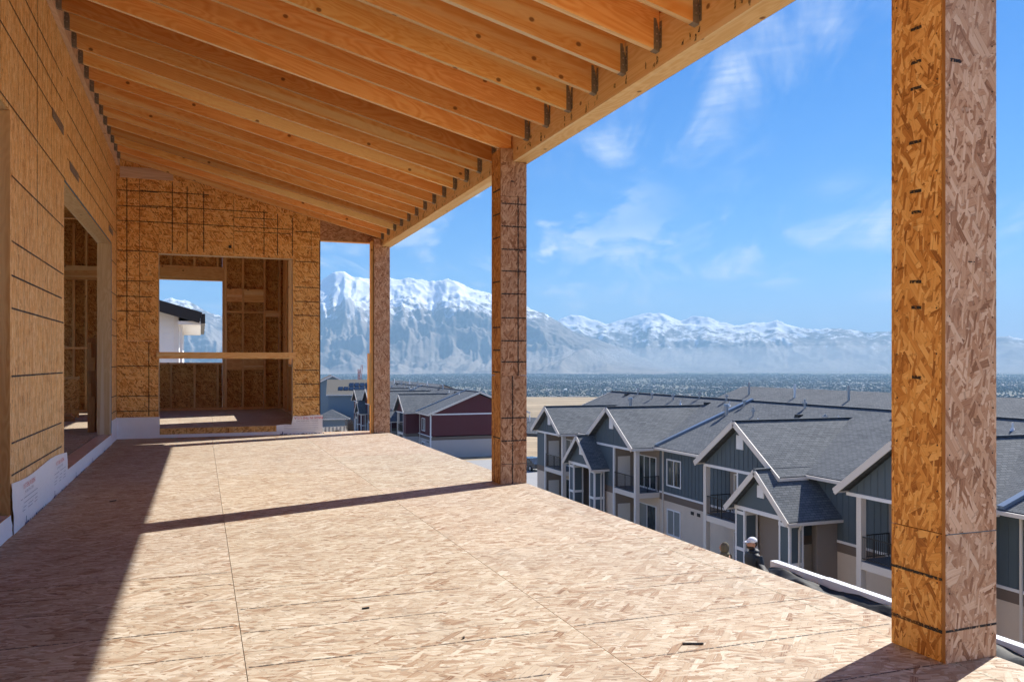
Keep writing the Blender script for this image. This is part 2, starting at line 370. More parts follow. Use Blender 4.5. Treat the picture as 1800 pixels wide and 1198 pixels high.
# ------------------------------------------------------------------ mesh builder
class MB:
    def __init__(s): s.v = []; s.f = []; s.uv = []; s.mi = []
    def face(s, pts, uvs=None, mi=0, du=None):
        b = len(s.v); s.v += [tuple(p) for p in pts]; s.f.append(tuple(range(b, b + len(pts)))); s.mi.append(mi)
        if uvs is None:
            n = Vector((0, 0, 0)); q = [Vector(p) for p in pts]
            for i in range(len(q)): n += q[i].cross(q[(i + 1) % len(q)])
            if n.length < 1e-12: n = Vector((0, 0, 1))
            n.normalize()
            if du is not None:
                u = Vector(du); u = u - n * u.dot(n)
                if u.length < 1e-4: u = n.orthogonal()
            elif abs(n.z) > .999: u = Vector((1, 0, 0))
            else: u = Vector((0, 0, 1)).cross(n)
            u.normalize(); w = n.cross(u)
            uvs = [(p.dot(u), p.dot(w)) for p in q]
        s.uv += uvs
        return s
    def box(s, x0, x1, y0, y1, z0, z1, mi=0, du=None):
        if x0 > x1: x0, x1 = x1, x0
        if y0 > y1: y0, y1 = y1, y0
        if z0 > z1: z0, z1 = z1, z0
        if du is None:
            d = (x1 - x0, y1 - y0, z1 - z0); k = d.index(max(d)); du = [(1, 0, 0), (0, 1, 0), (0, 0, 1)][k]
        P = lambda i, j, k: ((x0, x1)[i], (y0, y1)[j], (z0, z1)[k])
        for q in (((0,0,0),(0,1,0),(1,1,0),(1,0,0)), ((0,0,1),(1,0,1),(1,1,1),(0,1,1)), ((0,0,0),(1,0,0),(1,0,1),(0,0,1)),
                  ((1,1,0),(0,1,0),(0,1,1),(1,1,1)), ((0,1,0),(0,0,0),(0,0,1),(0,1,1)), ((1,0,0),(1,1,0),(1,1,1),(1,0,1))):
            s.face([P(*c) for c in q], du=du, mi=mi)
        return s
    def prism(s, poly, axis, a, b, mi=0, du=None):
        """extrude a 2D polygon along an axis: axis 'x': poly (y,z); 'y': poly (x,z); 'z': poly (x,y)"""
        mk = {'x': lambda p, t: (t, p[0], p[1]), 'y': lambda p, t: (p[0], t, p[1]), 'z': lambda p, t: (p[0], p[1], t)}[axis]
        A = [mk(p, a) for p in poly]; B = [mk(p, b) for p in poly]
        n = len(poly)
        area = sum(poly[i][0] * poly[(i+1) % n][1] - poly[(i+1) % n][0] * poly[i][1] for i in range(n))
        flip = (area > 0) != (axis == 'y')
        if b < a: flip = not flip
        cap0, cap1 = (A[::-1], B) if flip else (A, B[::-1])
        s.face(cap0, du=du, mi=mi); s.face(cap1, du=du, mi=mi)
        for i in range(n):
            j = (i + 1) % n
            q = [A[i], A[j], B[j], B[i]]
            s.face(q if flip else q[::-1], du=du, mi=mi)
        return s
    def bar(s, p, q, w, h, mi=0, up=(0, 0, 1)):
        p = Vector(p); q = Vector(q); d = q - p; L = d.length; d.normalize()
        up = Vector(up); sd = d.cross(up)
        if sd.length < 1e-5: sd = d.cross(Vector((1, 0, 0)))
        sd.normalize(); u = sd.cross(d)
        c = [p + sd * (a * w / 2) + u * (b * h / 2) for a, b in ((-1, -1), (1, -1), (1, 1), (-1, 1))]
        e = [k + d * L for k in c]
        du = tuple(d)
        s.face(c, du=du, mi=mi); s.face(e[::-1], du=du, mi=mi)
        for i in range(4):
            j = (i + 1) % 4
            s.face([e[i], e[j], c[j], c[i]], du=du, mi=mi)
        return s
    def slab(s, pts, t, mi=0, du=None):
        """planar polygon (counter-clockwise from above) given thickness t downwards along its normal"""
        q = [Vector(p) for p in pts]; n = Vector((0, 0, 0))
        for i in range(len(q)): n += q[i].cross(q[(i + 1) % len(q)])
        n.normalize()
        if n.z < 0: q = q[::-1]; n = -n
        lo = [p - n * t for p in q]
        s.face(q, du=du, mi=mi); s.face(lo[::-1], du=du, mi=mi)
        for i in range(len(q)):
            j = (i + 1) % len(q); s.face([lo[i], lo[j], q[j], q[i]], mi=mi)
        return s
    def cyl(s, p, q, r0, r1=None, n=10, mi=0, caps=True):
        r1 = r0 if r1 is None else r1
        p = Vector(p); q = Vector(q); d = (q - p).normalized(); a = d.orthogonal().normalized(); b = d.cross(a)
        A = [p + (a * math.cos(2 * math.pi * i / n) + b * math.sin(2 * math.pi * i / n)) * r0 for i in range(n)]
        B = [q + (a * math.cos(2 * math.pi * i / n) + b * math.sin(2 * math.pi * i / n)) * r1 for i in range(n)]
        for i in range(n):
            j = (i + 1) % n; s.face([A[i], A[j], B[j], B[i]], mi=mi)
        if caps: s.face(A[::-1], mi=mi); s.face(B, mi=mi)
        return s
    def mesh(s, name, mats):
        me = bpy.data.meshes.new(name); me.from_pydata(s.v, [], s.f)
        ul = me.uv_layers.new(name='UVMap'); ul.data.foreach_set('uv', [c for u in s.uv for c in u])
        for m in (mats if isinstance(mats, (list, tuple)) else [mats]): me.materials.append(MATS[m])
        me.polygons.foreach_set('material_index', s.mi); me.update()
        return me
    def build(s, name, mats, parent=None, loc=None, color=None, **props):
        o = bpy.data.objects.new(name, s.mesh(name, mats)); COL.objects.link(o)
        if parent is not None: o.parent = parent
        if loc: o.location = loc
        if color is not None: o.color = (*color, 1) if len(color) == 3 else color
        for k, v in props.items(): o[k] = v
        return o

def thing(name, label=None, cat=None, loc=(0, 0, 0), rz=0., group=None, kind=None):
    o = bpy.data.objects.new(name, None); COL.objects.link(o); o.location = loc; o.rotation_euler = (0, 0, rz)
    o.empty_display_size = .2
    return tag(o, label, cat, group, kind)
def tag(o, label=None, cat=None, group=None, kind=None):
    for k, v in (('label', label), ('category', cat), ('group', group), ('kind', kind)):
        if v: o[k] = v
    return o
def copy_part(src, parent, loc=None, color=None):
    c = src.copy(); COL.objects.link(c); c.parent = parent
    if loc is not None: c.location = loc
    if color is not None: c.color = (*color, 1)
    return c
def smooth(o):
    o.data.polygons.foreach_set('use_smooth', [True] * len(o.data.polygons)); return o
def bevel(o, w=.003, seg=2):
    m = o.modifiers.new('edge', 'BEVEL'); m.width = w; m.segments = seg; m.limit_method = 'ANGLE'; return o
def jit(c=1., v=.08, h=.03):
    k = c * (1 + random.uniform(-v, v))
    return (k * (1 + random.uniform(-h, h)), k, k * (1 + random.uniform(-h, h)))

# ------------------------------------------------------------------ ground and valley
XL, XE, YF, YB = -1.05, 2.57, 12.30, 16.80      # left wall face, deck edge, far wall face, back wall face
RF = .13                                          # floor level of the rooms
def sstep(a, b, x):
    t = np.clip((x - a) / (b - a), 0, 1); return t * t * (3 - 2 * t)
def ground_z(x, y):
    r = np.hypot(x, y)
    far = np.interp(r, [0, 110, 160, 300, 600, 1000, 1700, 2600, 3e4], [-10.9, -11.6, -13, -17, -25.5, -39, -85, -121, -121])
    near = -3.05 + (far + 3.05) * sstep(7, 20, x)
    mixn = sstep(24, 48, y)
    return near * (1 - mixn) + far * mixn

def polar_mesh(name, rs, azs, hfun, mat, uv=False):
    rr, aa = np.meshgrid(rs, azs, indexing='ij')
    X = rr * np.sin(aa); Y = rr * np.cos(aa); Z = hfun(X, Y, rr, aa)
    n, m = rr.shape
    V = np.stack([X, Y, Z], -1).reshape(-1, 3)
    i, j = np.meshgrid(np.arange(n - 1), np.arange(m - 1), indexing='ij')
    a = (i * m + j).ravel()
    F = np.stack([a, a + 1, a + m + 1, a + m], -1)[:, ::-1]
    return np_mesh(name, V, F, mat)
def np_mesh(name, V, F, mat, shade=True):
    me = bpy.data.meshes.new(name); k = F.shape[1]
    me.vertices.add(len(V)); me.vertices.foreach_set('co', V.astype(np.float32).ravel())
    me.loops.add(F.size); me.loops.foreach_set('vertex_index', F.astype(np.int32).ravel())
    me.polygons.add(len(F)); me.polygons.foreach_set('loop_start', np.arange(0, F.size, k, dtype=np.int32))
    me.polygons.foreach_set('loop_total', np.full(len(F), k, dtype=np.int32))
    me.polygons.foreach_set('use_smooth', np.full(len(F), shade))
    me.materials.append(MATS[mat]); me.update(calc_edges=True); me.validate()
    o = bpy.data.objects.new(name, me); COL.objects.link(o); return o

rs = np.concatenate([np.linspace(.01, 40, 41), np.geomspace(42, 3000, 90), np.geomspace(3100, 24000, 30)])
g = polar_mesh('ground', rs, np.linspace(-math.pi, math.pi, 181), lambda X, Y, r, a: ground_z(X, Y), 'dry_ground')
tag(g, 'dry grassy hillside falling to the wide valley floor', 'ground', kind='structure')

# --- mountains: crest heights given by bearing, spurs running down to the valley
_rng = np.random.default_rng(3)
_perm = _rng.random((256, 256))
def vnoise(u, v):
    i = np.floor(u).astype(int); j = np.floor(v).astype(int); fu = u - i; fv = v - j
    fu = fu * fu * (3 - 2 * fu); fv = fv * fv * (3 - 2 * fv)
    g = lambda a, b: _perm[a & 255, b & 255]
    return (g(i, j) * (1 - fu) + g(i + 1, j) * fu) * (1 - fv) + (g(i, j + 1) * (1 - fu) + g(i + 1, j + 1) * fu) * fv
def ridged(u, v, octs=5):
    s = 0; a = .5; tot = 0
    for k in range(octs):
        s = s + a * (1 - abs(2 * vnoise(u, v) - 1)); tot += a; a *= .52; u = u * 2.03 + 13.7; v = v * 2.03 + 5.1
    return s / tot
VALLEY = -121.
def mountain(name, label, crest, foot, depth, na, nr, seed, spur=9., amp=.34, snow_drop=0.):
    """crest: (bearing deg, distance km, height m); foot: distance km of the foot of the slope"""
    b = np.radians([c[0] for c in crest]); D = np.array([c[1] for c in crest]) * 1000; H = np.array([c[2] for c in crest], float)
    az = np.linspace(b[0], b[-1], na); t = np.linspace(0, 1 + depth, nr)
    tt, aa = np.meshgrid(t, az, indexing='ij')
    Hc = np.interp(aa, b, H); Dc = np.interp(aa, b, D); Fc = np.interp(aa, b, np.array([f for f in foot]) * 1000)
    rr = Fc + (Dc - Fc) * tt
    base = np.where(tt <= 1, .25 * tt + .75 * tt ** 1.7, np.maximum(0, 1 - (tt - 1) * 1.6))
    deg = np.degrees(aa); xk = rr * np.sin(aa) / 1000; yk = rr * np.cos(aa) / 1000
    w1 = (vnoise(xk * .9 + seed, yk * .9 + 3) - .5) * 1.5; w2 = (vnoise(xk * .9 + 40, yk * .9 + seed) - .5) * 1.5
    sp = ridged((deg + w1 * 1.2) * spur + seed * 3.3, tt * 1.1 + w2 * .5 + seed, 4)
    fi = ridged(xk * 1.5 + w1 + seed, yk * 1.5 + w2, 6)
    fj = ridged(deg * 2.6 + seed, tt * 5 + w2, 4)
    env = np.clip(tt * 2.6, 0, 1) * np.clip((1 - tt) * 2.4 + .06, 0, 1)
    env = np.where(tt > 1, .2, env)
    jag = (ridged(xk * 1.9 + seed * 1.7, yk * 1.9 + 2, 5) - .55) * np.exp(-((tt - 1) / .2) ** 2) * 150
    Z = VALLEY + (Hc - VALLEY) * (base + (sp - .62) * amp * env + (fi - .6) * .34 * env + (fj - .6) * .06 * env) + jag
    Z = np.where(tt <= .0001, VALLEY - 30, Z)
    X = rr * np.sin(aa); Y = rr * np.cos(aa)
    V = np.stack([X, Y, Z], -1).reshape(-1, 3); m = na
    i, j = np.meshgrid(np.arange(nr - 1), np.arange(na - 1), indexing='ij'); a = (i * m + j).ravel()
    F = np.stack([a, a + 1, a + m + 1, a + m], -1)[:, ::-1]
    o = np_mesh(name, V, F, 'mountain_ground')
    o.color = (snow_drop, 0, 0, 1)
    return tag(o, label, 'mountain', kind='structure')
def crest_from(pts, km):
    """pts: bearing (deg right of the deck's long axis), angle above eye level (deg)"""
    return [(b, km, 1.008 + math.tan(R(e)) * km * 1000) for b, e in pts]
CREST_1 = [(-26, .4), (-20, 1.6), (-14, 2.2), (-10, 2.0), (-6.59, 2.35), (-5.03, 2.73), (-3.10, 3.48), (-1.78, 4.15), (-0.78, 3.90), (0.24, 3.45), (1.24, 3.11), (3.37, 3.44), (5.88, 4.42), (7.46, 5.27), (7.90, 5.50), (8.45, 5.89), (9.01, 6.05), (9.50, 5.76), (10.32, 5.63), (11.19, 5.49), (12.59, 5.58), (14.11, 5.45), (15.07, 5.23), (15.73, 5.50), (16.42, 5.43), (17.58, 5.13), (18.93, 4.56), (20.28, 4.25), (21.52, 3.86), (22.41, 3.48), (23.57, 2.90), (24.34, 2.35), (25.30, 1.93), (26.45, 1.46), (27.98, 0.77), (29.87, -0.08), (31.74, -0.64), (33.96, -0.64)]
CREST_2 = [(19.51, 1.47), (21.83, 2.05), (22.61, 2.44), (23.57, 2.93), (24.53, 3.12), (25.11, 3.08), (26.07, 2.69), (26.84, 2.58), (27.60, 2.76), (28.36, 2.91), (29.68, 3.32), (30.81, 3.16), (31.74, 2.96), (33.41, 2.94), (34.14, 2.63), (35.05, 2.47), (36.13, 2.61), (37.02, 2.52), (37.73, 2.77), (38.95, 2.42), (39.99, 2.19), (41.68, 2.02), (43.01, 1.78), (44.12, 1.98), (45.60, 1.68), (48.07, 1.30), (50.30, 1.41), (50.88, 1.53), (51.59, 1.32), (54.33, 1.22), (58.13, 1.31), (63, 1.15), (69, 1.3), (76, 1.0), (84, .8), (92, -.2)]
mountain('mountain', 'large snow-capped massif filling the view left of the middle column', crest_from(CREST_1, 12.5), [9.2] * len(CREST_1), .35, 800, 220, 4, .34, .34)
mountain('mountain', 'long lower snowy range along the horizon right of the middle column', crest_from(CREST_2, 15.5), [12.4] * len(CREST_2), .3, 900, 160, 11, .42, .36, .22)

# --- the town on the valley floor: far too many roofs and trees to count
def scatter(n, r0, r1, a0, a1, seed, clump):
    g = np.random.default_rng(seed)
    k = n * 4
    r = np.sqrt(g.uniform(r0 ** 2, r1 ** 2, k)) * g.uniform(.6, 1, k) ** .8
    a = np.radians(g.uniform(a0, a1, k)); x = r * np.sin(a); y = r * np.cos(a)
    d = vnoise(x / clump + 31, y / clump + 17) * .6 + vnoise(x / clump * 3.1, y / clump * 3.1) * .4
    keep = (g.random(k) < np.clip((d - .25) * 2.2, .04, 1)) & (r > r0)
    return x[keep][:n], y[keep][:n], g
def valley_houses():
    x, y, g = scatter(15000, 2300, 10500, -26, 72, 5, 420.)
    n = len(x); L = g.uniform(5, 9, n); W = g.uniform(4, 6, n); H = g.uniform(3.5, 6.5, n); T = g.uniform(2, 3.2, n)
    big = g.random(n) < .02; L[big] *= 4; W[big] *= 3.5; H[big] *= 1.4; T[big] = .3
    th = g.integers(0, 2, n) * math.pi / 2 + g.normal(0, .15, n)
    lx = np.array([-1, 1, 1, -1, -1, 1, 1, -1, -1, 1]); ly = np.array([-1, -1, 1, 1, -1, -1, 1, 1, 0, 0.])
    px = lx[None] * L[:, None]; py = ly[None] * W[:, None]; c, s_ = np.cos(th)[:, None], np.sin(th)[:, None]
    X = x[:, None] + px * c - py * s_; Y = y[:, None] + px * s_ + py * c
    Z = ground_z(x, y)[:, None] + np.concatenate([np.full((n, 4), -1.), np.repeat(H[:, None], 4, 1), np.repeat((H + T)[:, None], 2, 1)], 1)
    V = np.stack([X, Y, Z], -1).reshape(-1, 3)
    f = np.array([(0, 1, 5), (0, 5, 4), (1, 2, 6), (1, 6, 5), (2, 3, 7), (2, 7, 6), (3, 0, 4), (3, 4, 7), (4, 5, 9), (4, 9, 8), (6, 7, 8), (6, 8, 9), (5, 6, 9), (7, 4, 8)])
    F = (f[None] + (np.arange(n) * 10)[:, None, None]).reshape(-1, 3)
    tag(np_mesh('town_houses', V, F, 'far_houses', False), 'mass of small grey rooftops across the valley floor', 'town', kind='stuff')
    x, y, g = scatter(84000, 2200, 10500, -26, 72, 9, 380.)
    n = len(x); Rr = g.uniform(2.5, 7.5, n); H = g.uniform(5, 13, n)
    th = g.uniform(0, 6.28, n)[:, None] + np.array([0, 2.09, 4.19])[None]
    X = np.concatenate([x[:, None], x[:, None] + Rr[:, None] * np.cos(th), x[:, None]], 1)
    Y = np.concatenate([y[:, None], y[:, None] + Rr[:, None] * np.sin(th), y[:, None]], 1)
    gz = ground_z(x, y)[:, None]
    Z = np.concatenate([gz - .5, gz + H[:, None] * g.uniform(.35, .6, (n, 3)), gz + H[:, None]], 1)
    V = np.stack([X, Y, Z], -1).reshape(-1, 3)
    f = np.array([(0, 2, 1), (0, 3, 2), (0, 1, 3), (4, 1, 2), (4, 2, 3), (4, 3, 1)])
    F = (f[None] + (np.arange(n) * 5)[:, None, None]).reshape(-1, 3)
    tag(np_mesh('town_trees', V, F, 'far_trees', False), 'mass of bare trees among the valley roofs', 'trees', kind='stuff')
valley_houses()

# ------------------------------------------------------------------ deck
def inkmesh(): return MB()
floor = thing('floor', 'strand board deck with printed lines and panel seams', 'floor', kind='structure')
GAP = .0025
def sheet(par, x0, x1, y0, y1, z0, z1, mat, du=None, col=None, nm='osb_sheet'):
    return MB().box(x0 + GAP/2, x1 - GAP/2, y0 + GAP/2, y1 - GAP/2, z0, z1, du=du).build(nm, mat, par, color=col or jit(1, .045, .02))
for x0, x1, ys in ((XL - .15, .14, (-7.9, -5.46, -3.02, -.58, 1.86, 4.30, 6.74, 9.18, 11.62, YF)), (.14, 1.335, (-7.9, -4.24, -1.80, .64, 3.08, 5.52, 7.96, 10.40, YF)), (1.335, XE, (-7.9, -5.46, -3.02, -.58, 1.86, 4.30, 6.74, 9.18, 11.62, 12.55))):
    for a, b in zip(ys, ys[1:]): sheet(floor, x0, x1, a, b, -.019, 0, 'osb_floor', du=(0, 1, 0))
MB().box(XL - .15, XE - .04, -7.9, 12.5, -.29, -.03).build('joist_bed', 'stud_wood', floor)
MB().box(XE - .03, XE - .002, -7.9, 12.54, -.30, -.021).build('rim_board', 'beam_wood', floor)
k = MB()
def fl(y, x0, x1, w=.005, sk=0.):
    w *= 1.5
    k.face([(x0, y - w/2, .0012), (x1, y + sk - w/2, .0012), (x1, y + sk + w/2, .0012), (x0, y + w/2, .0012)])
for y in (1.6, 2.05, 2.45, 2.74, 3.08, 3.40, 3.80, 4.05, 4.28): fl(y, XL + .02, .13, random.choice((.004, .006)))
for y in (1.7, 2.1, 2.52, 2.92, 3.30, 3.62, 3.93): fl(y, .15, .15 + random.uniform(.75, 1.17), .0055)
for y in (1.75, 2.15, 2.55, 2.95, 3.35, 3.50): fl(y, 1.345, 2.5, .0045)
k.build('printed_lines', 'faint_ink', floor, kind='stuff')
k = MB(); k.face([(2.377, -1, .0014), (2.381, -1, .0014), (2.381, 7, .0014), (2.377, 7, .0014)])
k.build('chalk_line', 'chalk_green', floor)
for x, y, a, l in ((-.62, 6.75, .9, .06), (1.62, 2.62, -.35, .075), (.62, 3.45, .1, .03), (.9, 2.95, 1., .012)):
    MB().bar((x, y, .004), (x + l * math.cos(a), y + l * math.sin(a), .004), .006, .006).build('wood_splinter', 'dark_edge', None, label={-.62: 'dark splinter lying on the shaded left of the deck', 1.62: 'dark splinter on the sunlit deck near the right column', .62: 'tiny dark scrap at the middle of the sunlit deck', .9: 'dark speck of debris at the front of the deck'}[x], category='splinter', group='scraps on the deck')

# ------------------------------------------------------------------ walls
HD, WT = 2.49, .145            # head height of openings, stud wall thickness
S = .011                       # sheathing thickness
def ink_set(par, kind, lines, plane, off, name='printed_lines', mat='panel_ink'):
    """lines: ('h', z, a, b, w) or ('v', a, z0, z1, w) on a vertical plane; kind 'x' = plane X const, 'y' = plane Y const"""
    k = MB()
    for l in lines:
        if l[0] == 'h': _, z, a, b, w = l; sk = random.uniform(-.004, .004); q = [(a, z - w/2), (b, z - w/2 + sk), (b, z + w/2 + sk), (a, z + w/2)]
        else: _, a, z0, z1, w = l; q = [(a - w/2, z0), (a + w/2, z0), (a + w/2, z1), (a - w/2, z1)]
        k.face([((plane + off), p[0], p[1]) if kind == 'x' else (p[0], plane + off, p[1]) for p in q])
    return k.build(name, mat, par, kind='stuff')

wl = thing('wall_left', 'strand board wall with two tall door openings on the left', 'wall', kind='structure')
Y1, Y2, Y3, Y4 = 2.6, 5.66, 7.745, 11.57         # opening 1: Y1-Y2, opening 2: Y3-Y4
def wsheet(y0, y1, z0, z1, c=1.): return sheet(wl, XL - S, XL, y0, y1, z0, z1, 'osb_wall_vertical', du=(0, 0, 1), col=jit(c, .04, .02))
for y0, y1 in ((-7.9, -5.4), (-5.4, -3), (-3, -1.2), (-1.2, .0), (0, 1.3), (1.3, Y1)): wsheet(y0, y1, 0, HD)
for y0, y1 in ((Y2, 6.52), (6.52, Y3)): wsheet(y0, y1, 0, HD)
wsheet(Y4, YF, 0, HD)
for a, b in zip((-7.9, -5.4, -3, -.8, 1.6, 4.04, 6.52, 8.9, 11.3), (-5.4, -3, -.8, 1.6, 4.04, 6.52, 8.9, 11.3, YF)): wsheet(a, b, HD + .001, 4.15, 1.)
def stud(par, x0, x1, y0, y1, z0, z1, mat='stud_wood', nm='stud', c=1.): return MB().box(x0, x1, y0, y1, z0, z1).build(nm, mat, par, color=jit(c, .12, .05))
xs0, xs1 = XL - S - .001 - .14, XL - S - .001
for y0 in (Y1 - .04, Y1 - .08, Y2 + .002, Y2 + .042, Y3 - .04, Y3 - .08, Y4 + .002, Y4 + .042, 6.1, 6.5, 6.9, 7.3): stud(wl, xs0, xs1, y0, y0 + .038, .04, HD, 'pale_lumber' if y0 > 11 else 'stud_wood')
for a, b in ((Y1 - .3, Y2 + .3), (Y3 - .3, Y4 + .3)):
    MB().box(xs0, xs1, a, b, HD + .002, HD + .29).build('header', 'pale_lumber', wl)
# jamb faces: the far jamb is pale lumber, the near one rough brown
MB().box(xs0, XL - .001, Y2 - .003, Y2 + .001, .12, HD).build('jamb', 'stud_wood', wl, color=(1.0, .92, .8))
bevel(MB().box(xs0, XL + .004, Y4 - .040, Y4 - .001, .125, HD - .001).build('jamb', 'pale_lumber', wl))
MB().box(XL + .0005, XL + .006, Y4 - .038, Y4 + .006, .14, HD + .01).build('sealant_tape', 'blue_tape', wl)
MB().box(XL + .0005, XL + .004, Y3, Y4, HD + .004, HD + .022).build('sealant_tape', 'blue_tape', wl)
L = []
for z in (.344, .534, .93, 1.333, 1.527, 1.73, 2.115):
    L.append(('h', z, Y2 + .03, Y3 - .14 + random.uniform(-.05, .1), .011))
for z in (2.52, 2.92, 3.12, 3.32): L.append(('h', z, -1, 7.7 + random.uniform(-.1, .1), .011))
for z in (2.72, 2.92, 3.12, 3.4): L.append(('h', z, 7.9, YF - .02 - (z - 2.7), .011))
for z in (.38, .58, .96, 1.36, 1.56, 1.9, 2.3): L.append(('h', z, Y4 + .02, YF - .01, .011))
L.append(('v', 6.535, 1.95, 4, .013)); L.append(('v', YF - .012, .3, 3.6, .012))
ink_set(wl, 'x', L, XL, .0015)
L = [('v', y + random.uniform(-.02, .02), .3 + random.uniform(0, .2), 4.0, .005) for y in (5.87, 6.08, 6.24, 6.75, 6.92, 7.12, 7.36, 7.55)]
L += [('v', y, HD + .1, 4, .005) for y in (3, 3.4, 3.8, 4.2, 4.6, 5.0, 5.4, 8.2, 8.5, 8.8, 9.1, 9.5, 9.9, 10.3, 10.6, 11, 11.4, 11.8, 12.1)]
ink_set(wl, 'x', L, XL, .0012, mat='panel_ink')
# metal strap ties nailed above the openings
for y0, z0 in ((7.15, 2.86), (8.05, 2.66), (11.3, 2.62)):
    pl = MB().box(XL + .0008, XL + .003, y0, y0 + .55 if y0 < 11 else y0 + .5, z0, z0 + .075).build('strap_plate', 'galvanized', wl)
    k = MB()
    for i in range(9):
        for j in range(2): k.box(XL + .0031, XL + .006, y0 + .03 + i * .058, y0 + .042 + i * .058, z0 + .018 + j * .03, z0 + .028 + j * .03)
    k.build('nail_heads', 'nail_metal', pl, kind='stuff')

# wrapped sills and the white membrane along the foot of the wall
def wrap(par, pts_fn, nu, nv, mat='house_wrap', nm='house_wrap', amp=.006, seed=1):
    k = MB(); g = np.random.default_rng(seed); P = {}
    ph = g.uniform(0, 6, 6)
    for i in range(nu + 1):
        for j in range(nv + 1):
            u, v = i / nu, j / nv
            d = amp * (.5 + .5 * math.sin(u * 31 + v * 5 + ph[0]) * math.sin(v * 9 + u * 13 + ph[1]) + .5 * math.sin(u * 67 - v * 11 + ph[2])) * (.3 + .7 * math.sin(v * math.pi))
            P[i, j] = pts_fn(u, v, abs(d) + .0015)
    for i in range(nu):
        for j in range(nv): k.face([P[i, j], P[i + 1, j], P[i + 1, j + 1], P[i, j + 1]])
    o = k.build(nm, mat, par); smooth(o)
    m = o.modifiers.new('weld', 'WELD'); m.merge_threshold = 1e-4
    return o
lerp = lambda a, b, t: a + (b - a) * t
wA = wrap(wl, lambda u, v, d: (XL + .004 + d + .012 * (1 - v), lerp(Y2, Y3 + .10, u), lerp(0.0, .30 - .015 * math.sin(u * 7) - .02 * u, v)), 40, 8, seed=2)
wrap(wl, lambda u, v, d: (XL + .004 + d, lerp(Y4, YF - .005, u), lerp(0, .29, v)), 12, 6, seed=3)
for a, b in ((Y1, Y2), (Y3, Y4)):
    MB().box(xs0 + .02, XL - .001, a + .01, b - .045, -.01, .118).build('sill_plate', 'stud_wood', wl)
    wrap(wl, lambda u, v, d: (XL + .003 + d + .008 * (1 - v), lerp(a + (.11 if a > 5 else 0), b - .01, u), lerp(0, .119, v)), 48, 4, seed=5)
    wrap(wl, lambda u, v, d: (lerp(XL + .003, xs0 - .10 - .04 * math.sin(u * 11), v), lerp(a + .002, b - .045, u), .120 + d * .8), 40, 6, mat='wrap_glossy', seed=6, amp=.01)

def text(par, s, size, loc, rot, mat, nm='printed_text'):
    c = bpy.data.curves.new(nm, 'FONT'); c.body = s; c.size = size; c.resolution_u = 2; c.align_x = 'CENTER'
    c.materials.append(MATS[mat]); o = bpy.data.objects.new(nm, c); COL.objects.link(o)
    o.parent = par; o.location = loc; o.rotation_euler = rot; return o
# the wrap hangs upside down: its print reads inverted
RX = (R(90), R(180), R(90))     # on a plane facing +X, turned over
for yc in (6.16, 7.42):
    text(wA, 'MADE IN THE U.S.A.', .045, (XL + .016, yc, .255), RX, 'print_red')
    text(wA, 'ENERGY, MOISTURE, AIR', .026, (XL + .016, yc, .21), RX, 'print_grey')
    k = MB()
    for z in (.165, .135, .11, .09): k.face([(XL + .0165, yc - .28, z), (XL + .0165, yc + .28, z), (XL + .0165, yc + .28, z + .004), (XL + .0165, yc - .28, z + .004)])
    k.build('printed_rule', 'print_grey', wA, kind='stuff')
for yc in (6.35, 7.45, 8.6, 9.8, 10.9): text(wA, 'HomeWrap', .16, (XL + .022, yc, .015), RX, 'print_blue')

# far wall, with its room opening and the gap beside the corner column
wf = thing('wall_far', 'strand board end wall with grid lines and a wide room opening', 'wall', kind='structure')
XO0, XO1, XR = -.53, 1.225, 1.61
RD0 = .240
def roofz(x): return 3.656 - .2525 * (x + 1.01)        # underside of the rafters
def fsheet(x0, x1, z0, z1=None, top=False, c=1.):
    if not top: return sheet(wf, x0, x1, YF, YF + S, z0, z1, 'osb_wall', du=(0, 0, 1), col=jit(c, .04, .02))
    a, b = x0 + GAP/2, x1 - GAP/2
    return MB().prism([(a, z0), (b, z0), (b, roofz(b) + RD0), (a, roofz(a) + RD0)], 'y', YF, YF + S, du=(0, 0, 1)).build('osb_sheet', 'osb_wall', wf, color=jit(c, .04, .02))
fsheet(XL, XO0, 0, 1.305); fsheet(XL, XO0, 1.306, HD); fsheet(XO1, XR, 0, 1.30); fsheet(XO1, XR, 1.301, HD)
fsheet(XL, XO0, HD + .001, top=True); fsheet(XO0, .43, HD + .001, top=True); fsheet(.43, XO1, HD + .001, top=True); fsheet(XO1, XR, HD + .001, top=True)
sheet(wf, XO0, XO1 - .02, YF - .004, YF + .01, .045, .126, 'osb_wall', du=(1, 0, 0))
ys0, ys1 = YF + S + .001, YF + S + .141
for x in (XL + .02, XO0 - .04, XO0 - .08, XO1 + .001, XO1 + .04, XR - .045): stud(wf, x, x + .038, ys0, ys1, RF, HD, c=1.05)
MB().box(XO0 - .1, XO1 + .1, ys0, ys1, HD + .002, HD + .28).build('header', 'stud_wood', wf)
MB().box(XO0 - .006, XO0, YF - .001, ys1, RF, HD).build('opening_edge', 'pale_lumber', wf)
MB().box(XO1, XO1 + .001, YF, ys1, RF, HD).build('opening_edge', 'pale_lumber', wf)
MB().box(XO0, XO1, YF - .003, ys1, HD - .004, HD + .001).build('opening_edge', 'pale_lumber', wf)
MB().prism([(XR, 2.775), (2.448, 2.775), (2.448, roofz(2.448) + RD0), (XR, roofz(XR) + RD0)], 'y', YF + .002, YF + .013, du=(1, 0, 0)).build('gap_panel', 'osb_column_weathered', wf, color=(.9, .75, .6))
MB().box(XR, 2.41, YF + .014, YF + .12, 2.768, 2.90).build('gap_header', 'stud_wood', wf)
MB().box(XL + .042, XL + .70, YF - .022, YF - .002, 3.475, 3.62).build('ledger_end', 'ledger_wood', wf)
MB().box(XR - .012, XR + .001, YF - .002, YF + .0, .29, 2.77).build('panel_edge', 'dark_edge', wf)
L = []
